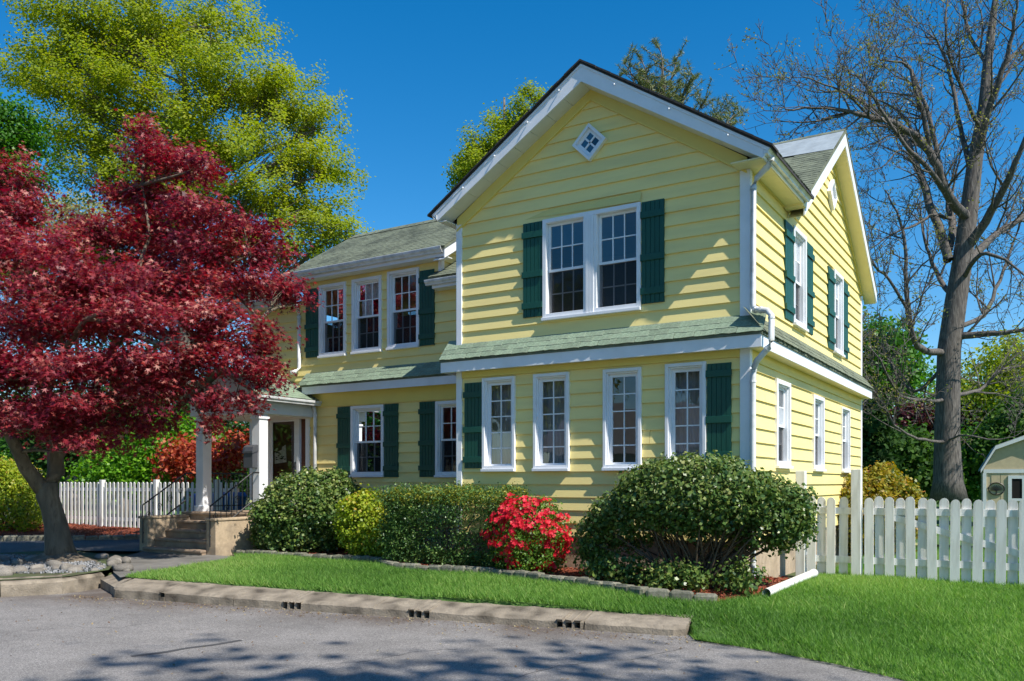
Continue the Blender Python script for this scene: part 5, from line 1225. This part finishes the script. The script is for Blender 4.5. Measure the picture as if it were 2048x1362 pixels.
fast('needles', np.stack([c-wd_, c+wd_, c+dirn*Ln+wd_*.3, c+dirn*Ln-wd_*.3], 1), 4, M['l_pine'], pine, np.clip(r4.normal(.5,.25,n),0,1))

# --- big oak, nearly bare, with a few young leaves
OD = 27; ob = at(1895,965,OD); ob.z = -.3
oak = thing('oak_tree', ob, 'big nearly bare oak with sparse young leaves beside the shed', 'tree')
mbT = MB(); mbB = MB(); tips = []; ro = random.Random(12)
def P(px, py, dd=0): return at(px, py, OD+dd)
def oaklimb(pts, r0, r1, lev=0):
    Q = []
    P_ = [Vector(p) for p in pts]; n = len(P_)
    for i in range(n-1):     # Catmull-Rom for natural bends
        p0, p1, p2, p3 = P_[max(i-1, 0)], P_[i], P_[i+1], P_[min(i+2, n-1)]
        for k in range(4 if lev == 0 else 2):
            t_ = k/(4 if lev == 0 else 2); Q.append(.5*((2*p1)+(p2-p0)*t_+(2*p0-5*p1+4*p2-p3)*t_*t_+(3*p1-p0-3*p2+p3)*t_**3))
    Q.append(P_[-1]); L = sum((a-b).length for a, b in zip(Q[:-1], Q[1:]))
    Q = [q+Vector([ro.uniform(-1,1)*L*.006 for _ in range(3)]) if 0 < i < len(Q)-1 else q for i, q in enumerate(Q)]
    rad = [r0+(r1-r0)*(i/(len(Q)-1)) for i in range(len(Q))]
    mbB.tube(Q, rad, 8 if r0 > .08 else (5 if r0 > .03 else 3), cap=False)
    return Q, rad, L
def sprout(Q, rad, L, lev, dens):
    n = int(L*dens)
    for k in range(n):
        i = ro.randrange(max(1, int(len(Q)*.18)), len(Q)); p = Q[i]; t_ = (Q[min(i+1, len(Q)-1)]-Q[i-1]).normalized()
        ax_ = Vector([ro.gauss(0, 1) for _ in range(3)]); s_ = (ax_-t_*ax_.dot(t_)).normalized(); d_ = (t_*.75+s_*ro.uniform(.6,1.1)+Vector((0,0,.25))).normalized()
        ln_ = L*ro.uniform(.16,.40) if lev > 0 else ro.uniform(.9,2.6); ln_ = min(ln_, 2.6)
        if ln_ < .14: continue
        r0 = min(rad[i]*.55, ln_*.016+.004); pts = [p]; d2 = d_.copy()
        for j in range(3): d2 = (d2+Vector([ro.gauss(0, .28) for _ in range(3)])+Vector((0,0,.06))).normalized(); pts.append(pts[-1]+d2*ln_/3)
        Q2, rad2, L2 = oaklimb(pts, max(r0, .009), .006, lev+1)
        if lev < 2: sprout(Q2, rad2, L2, lev+1, 5.5 if lev == 0 else 7.5)
        if lev >= 1: tips.append(tuple(Q2[-1]))
trunk = [P(1897,1000), P(1896,960), P(1894,880), P(1896,780), P(1898,700), P(1912,600), P(1925,520), P(1938,420), P(1950,320), P(1968,220), P(1975,130), P(1988,20), P(2000,-60)]
mbT.tube(trunk, [.56,.43,.37,.35,.34,.32,.29,.26,.22,.18,.14,.10,.06], 16)
limbs = [([P(1938,440), P(1890,380,-1), P(1860,300,-1.6), P(1800,250,-2), P(1740,235,-2.5), P(1660,215,-2.6), P(1570,218,-2.8)], .20, .02),
 ([P(1898,520), P(1850,380,1), P(1830,320,1.5), P(1790,250,2), P(1700,190,2.5), P(1640,180,2.8)], .18, .02),
 ([P(1860,300,-1.6), P(1850,240,-1.8), P(1830,180,-2), P(1815,130,-2), P(1760,120,-2)], .11, .02),
 ([P(1895,520), P(1905,440,1), P(1880,330,2), P(1850,210,2.5), P(1822,140,3), P(1790,105,3)], .17, .02),
 ([P(1945,340), P(1925,280,.5), P(1905,170,1), P(1880,90,1.2), P(1850,70,1.3)], .12, .02), ([P(1950,320), P(1985,200,-1), P(2020,90,-1.5), P(2035,0,-2)], .16, .03),
 ([P(1930,500), P(1985,420,-1), P(2030,330,-2), P(2070,230,-2.5)], .20, .04), ([P(1925,540), P(1990,470,1), P(2050,430,1.5), P(2120,380,2)], .18, .04),
 ([P(1905,675), P(1960,668,-.5), P(2010,665,-1), P(2080,655,-1.5)], .16, .04), ([P(1900,660), P(1965,630,1), P(2000,560,1.5), P(2030,480,2), P(2050,400,2)], .11, .02),
 ([P(1896,705), P(1850,700,-.5), P(1825,675,-1), P(1815,610,-1.2), P(1812,520,-1.2), P(1800,440,-1), P(1770,380,-.5)], .15, .02),
 ([P(1815,620,-1.2), P(1780,560,-1.5), P(1740,520,-2), P(1725,430,-2)], .07, .015), ([P(1896,720), P(1840,780,1), P(1800,760,1.4), P(1770,700,1.6), P(1740,660,1.6)], .09, .02),
 ([P(1894,800), P(1850,800,-1), P(1800,790,-1.5), P(1760,720,-2), P(1735,690,-2)], .08, .015), ([P(1894,885), P(1850,880,-1.2), P(1800,860,-1.8), P(1765,810,-2), P(1740,770,-2.2)], .07, .015),
 ([P(1896,790), P(1960,780,1), P(2000,740,1.5), P(2060,730,2)], .09, .02), ([P(1894,880), P(1930,870,-1.5), P(1990,880,-2), P(2035,870,-2.2)], .045, .012), ([P(1912,600), P(1870,540,2), P(1850,480,2.5), P(1840,410,3)], .12, .02),
 ([P(1968,220), P(2000,150,1), P(2030,110,1.5), P(2070,90,1.5)], .10, .02), ([P(1925,560), P(1960,510,-1.5), P(2010,520,-2), P(2060,560,-2.5)], .10, .02),
 ([P(1890,380,-1), P(1850,330,-2), P(1810,290,-2.5), P(1760,215,-3), P(1720,160,-3), P(1690,140,-3)], .10, .015), ([P(1740,235,-2.5), P(1690,185,-2.8), P(1640,165,-3), P(1600,150,-3)], .05, .012), ([P(1700,225,-2.5), P(1650,240,-2.5), P(1600,245,-2.6), P(1545,240,-2.6)], .045, .012),
 ([P(1880,330,2), P(1840,290,2), P(1790,270,2), P(1750,285,2), P(1715,300,2)], .07, .012), ([P(1905,440,1), P(1870,430,.5), P(1830,450,.2), P(1780,470,0), P(1740,500,0)], .08, .014), ([P(1975,130), P(1940,70,.6), P(1925,10,1), P(1905,-40,1)], .09, .03),
 ([P(1960,260), P(1930,190,-1), P(1905,130,-1.5), P(1890,60,-2), P(1895,0,-2)], .08, .02), ([P(1830,320,1.5), P(1800,300,1), P(1770,330,.8), P(1735,345,.5)], .05, .012)]
limbs = [(p_, a_*.8, b_) for p_, a_, b_ in limbs]
for pts, r0, r1 in limbs:
    Q, rad, L = oaklimb(pts, r0, r1, 0); sprout(Q, rad, L, 0, 2.7)
mbT.build('trunk', M['barkoak'], oak, True); mbB.build('branches', M['barkoak'], oak, True)
tips = np.array(tips); r5 = np.random.default_rng(15); kx = r5.random(len(tips)) < .16; tc_ = tips[kx]; c = np.repeat(tc_, 9, 0)+r5.normal(0, .10, (len(tc_)*9, 3)); V = leaves(c, r5.uniform(.035,.08,len(c)), 'wide', r5, .2)
fast('crown', V, 4, M['l_oak'], oak, np.clip(r5.normal(.5,.25,len(c)),0,1))

# --- backdrop shrubs and trees at the right
BR = [('leafy_tree', 'fresh green tree behind the house corner at the right', 1765, 36, [(1765,690,36,50,50,2),(1750,760,36,55,50,2),(1790,740,36,40,50,2)], 'l_green', .25),
 ('shrub', 'dense dark green shrub between the golden shrub and the oak', 1830, 34, [(1830,920,34,45,50,1.6),(1800,900,34,40,40,1.5),(1850,960,34,50,40,1.6)], 'l_mid', .08),
 ('shrub', 'bright green shrub behind the oak trunk', 1940, 38, [(1945,900,38,50,40,2),(1940,960,38,50,45,2)], 'l_green', .08),
 ('shrub', 'dark purple leaved shrub far behind the oak', 1830, 46, [(1830,850,46,40,45,2),(1950,840,46,60,45,2)], 'l_purple', .1),
 ('leafy_tree', 'yellow green tree beyond the shed', 2010, 44, [(1990,740,44,60,50,3),(2050,720,44,60,60,3),(1960,790,44,60,40,3),(2040,800,44,60,50,3)], 'l_norway', .3),
 ('leafy_tree', 'dark green tree rising behind the shed', 2050, 36, [(2040,860,36,50,50,2),(2000,900,36,45,55,2),(2090,820,36,60,60,2)], 'l_mid', .25),
 ('shrub', 'grey green evergreen beside the house corner', 1735, 30, [(1735,860,30,22,60,1),(1740,930,30,26,60,1.1)], 'l_dark', .08),
 ('leafy_tree', 'tall green tree far behind the house corner', 1830, 58, [(1800,800,58,60,50,4),(1870,790,58,70,60,4),(1760,840,58,60,50,4),(1930,820,58,70,60,4)], 'l_bright', .3),
 ('shrub', 'low green hedge along the back lawn', 1790, 44, [(1770,950,44,50,22,1.5),(1840,955,44,60,22,1.5),(1900,955,44,60,25,1.5)], 'l_bright', .06)]
for i, (nm, lb, bx_, d, pads, mt, r0) in enumerate(BR):
    broadleaf(nm, lb, bx_, d, pads, 700 if nm == 'leafy_tree' else 600, 12, .24, (.12,.24), 'wide', M[mt], M['bark'], 200+i, r0, shell=.45, twigs=4, cat='tree' if nm == 'leafy_tree' else 'shrub', rl=.05)
wp = []; wr = random.Random(77)
for k in range(70):
    px = -250+k*40+wr.uniform(-15,15); d = wr.uniform(72,95); p = at(px, 965, d); h = wr.uniform(7,11) if px > 1650 or px < 450 else 7; wp.append(((p.x, p.y, h*.45), (wr.uniform(3,4.5), wr.uniform(3,4.5), h*.5)))
wo_, _ = foliage('woods', wp, 4200, 8, .5, (.5,.9), 'wide', M['l_green'], None, 78, .5, .6); tag(wo_, 'distant green wood closing the view behind the back lawn', 'woods', kind='stuff')
# --- backdrop at the left behind the fence
BL = [('shrub', 'bright green leafy shrub behind the left picket fence', 300, 26, [(260,930,26,60,50,1.5),(330,900,26,50,60,1.5),(380,890,26,50,50,1.3),(220,950,26,50,40,1.4),(330,960,26,80,50,1.5)], 'l_bright', .06),
 ('evergreen_tree', 'dark evergreen behind the bright green shrub', 250, 31, [(240,860,31,55,70,2),(300,820,31,60,70,2),(200,900,31,50,60,2),(120,860,31,60,80,2)], 'l_dark', .2),
 ('red_maple_shrub', 'small orange red maple seen past the porch posts', 440, 24.5, [(375,905,24.5,45,22,1),(400,930,24.5,35,16,.9),(480,895,24.5,30,24,.9),(445,925,24.5,20,16,.7),(350,930,24.5,30,16,.8)], 'l_maple2', .06),
 ('evergreen_tree', 'dark evergreen behind the porch', 460, 29, [(460,840,29,60,70,2),(480,930,29,60,70,2),(420,900,29,60,80,2)], 'l_dark', .2),
 ('leafy_tree', 'green tree far behind the left fence', 150, 42, [(60,760,42,90,90,3),(160,740,42,90,90,3),(260,740,42,90,90,3),(360,760,42,90,80,3),(60,880,42,90,70,3),(160,880,42,90,70,3),(-60,860,42,100,90,3),(-60,740,42,100,80,3),(-20,930,40,90,40,2)], 'l_green', .3)]
for i, (nm, lb, bx_, d, pads, mt, r0) in enumerate(BL):
    broadleaf(nm, lb, bx_, d, pads, 300 if mt == 'l_maple2' else 1000, 12, .17 if d < 30 else .25, (.08,.15) if d < 30 else (.12,.24), 'wide', M[mt], M['bark'], 300+i, r0, shell=.55, twigs=5, cat='shrub' if 'shrub' in nm else 'tree', rl=.04)
shrub('yew_shrub', 'yellow green yew with red tips at the left edge', tuple(at(20,985,21.5))[:2]+(.75,), (1.15,.8,.95), 1600, 10, .07, (.05,.1), M['l_lime'], 61, 'quad', hi=.2)

# ------------------------------------------------------------------ what stands across the street, plus trees added to darken the door glass (seen in the window panes, and casting the street's shade)
def simple_tree(name, label, x, y, h, rad, mat, seed, n=900, sz=(.22,.4), sparse=.4, group=None, base=.35):
    b = Vector((x, y, -.42)); t = thing(name, b, label, 'tree', group); r = random.Random(seed)
    pads = []
    for k in range(9):
        a = r.uniform(0, 6.28); f = r.uniform(0, 1); rr_ = rad*(.75-.35*f)*r.uniform(.4, 1); pads.append(((x+rr_*math.cos(a), y+rr_*math.sin(a), -.4+h*(base+(1-base)*.86*f)), (rad*.48, rad*.48, h*.13)))
    fo, cl = foliage('crown', pads, n, 12, .35, sz, 'wide', mat, t, seed, .5, sparse)
    path = [b-Vector((0,0,.2)), b+Vector((.1,0,h*.3)), b+Vector((-.1,.1,h*.6)), b+Vector((0,0,h*.9))]; woody('trunk', b, path, [h*.022,h*.018,h*.011,.03], pads, cl, t, M['bark'], seed, 8, h*.006)
    return t
for i, (x, y, h, rd) in enumerate([(-20,-30,13,4.5), (-11,-33,15,5), (-3,-31,12,4.5), (-30,-26,14,5), (5,-34,14,5), (-31,-15.5,11,4.5), (-38,-19,13,5), (-27,-19,10,4.5)]):  # last three are unseen, added to darken the storm door's reflection
    simple_tree('street_tree', ['spring green tree across the street, second from the left', 'tallest spring green tree across the street, behind the camera', 'spring green tree across the street, fourth from the left', 'spring green tree across the street, farthest left', 'spring green tree across the street, farthest right', 'unseen spring green tree added to darken the door reflection, nearest the kerb', 'unseen spring green tree added at the very far left end to darken the door reflection', 'low unseen tree added behind the one nearest the kerb to darken the door reflection'][i], x, y, h, rd, M['l_norway'] if i < 5 else M['l_green'], 500+i, base=.35 if i < 5 else .12, group='trees across the street')
simple_tree('roadside_tree', 'sparse tree beside the street off to the right, throwing shade on the asphalt', 12.6, -10.3, 17, 4.0, M['l_norway'], 520, n=330, sz=(.2,.34), sparse=.2, base=.45)
oh = thing('neighbour_house', (-9,-24,-.4), 'low grey roofed neighbour house across the street', 'house')
mb = MB(); mb.box(-15,-5,-27,-21,-.45,2.6); mb.build('wall', surf('grey clapboard', (.42,.42,.42), .7), oh)
mb = MB(); mb.prism([(-15.5,-27.5,2.55), (-15.5,-20.5,2.55), (-15.5,-24,4.7)], (-15.5,0,0), (-4.5,0,0)); mb.build('roof', surf('grey brown roof', (.22,.20,.19), .9, .2, 12), oh)
for x in (-14,-11.2,-7.2):
    mb = MB(); mb.box(x,x+1.3,-20.99,-20.93,.8,2.1); wn = mb.build('window', M['white'], oh); mb = MB(); mb.box(x+.08,x+1.22,-20.94,-20.92,.88,2.02); mb.build('pane', M['dark'], wn)
mb = MB(); mb.box(-9.2,-8.2,-20.99,-20.93,-.3,1.9); mb.build('door', M['door'], oh)
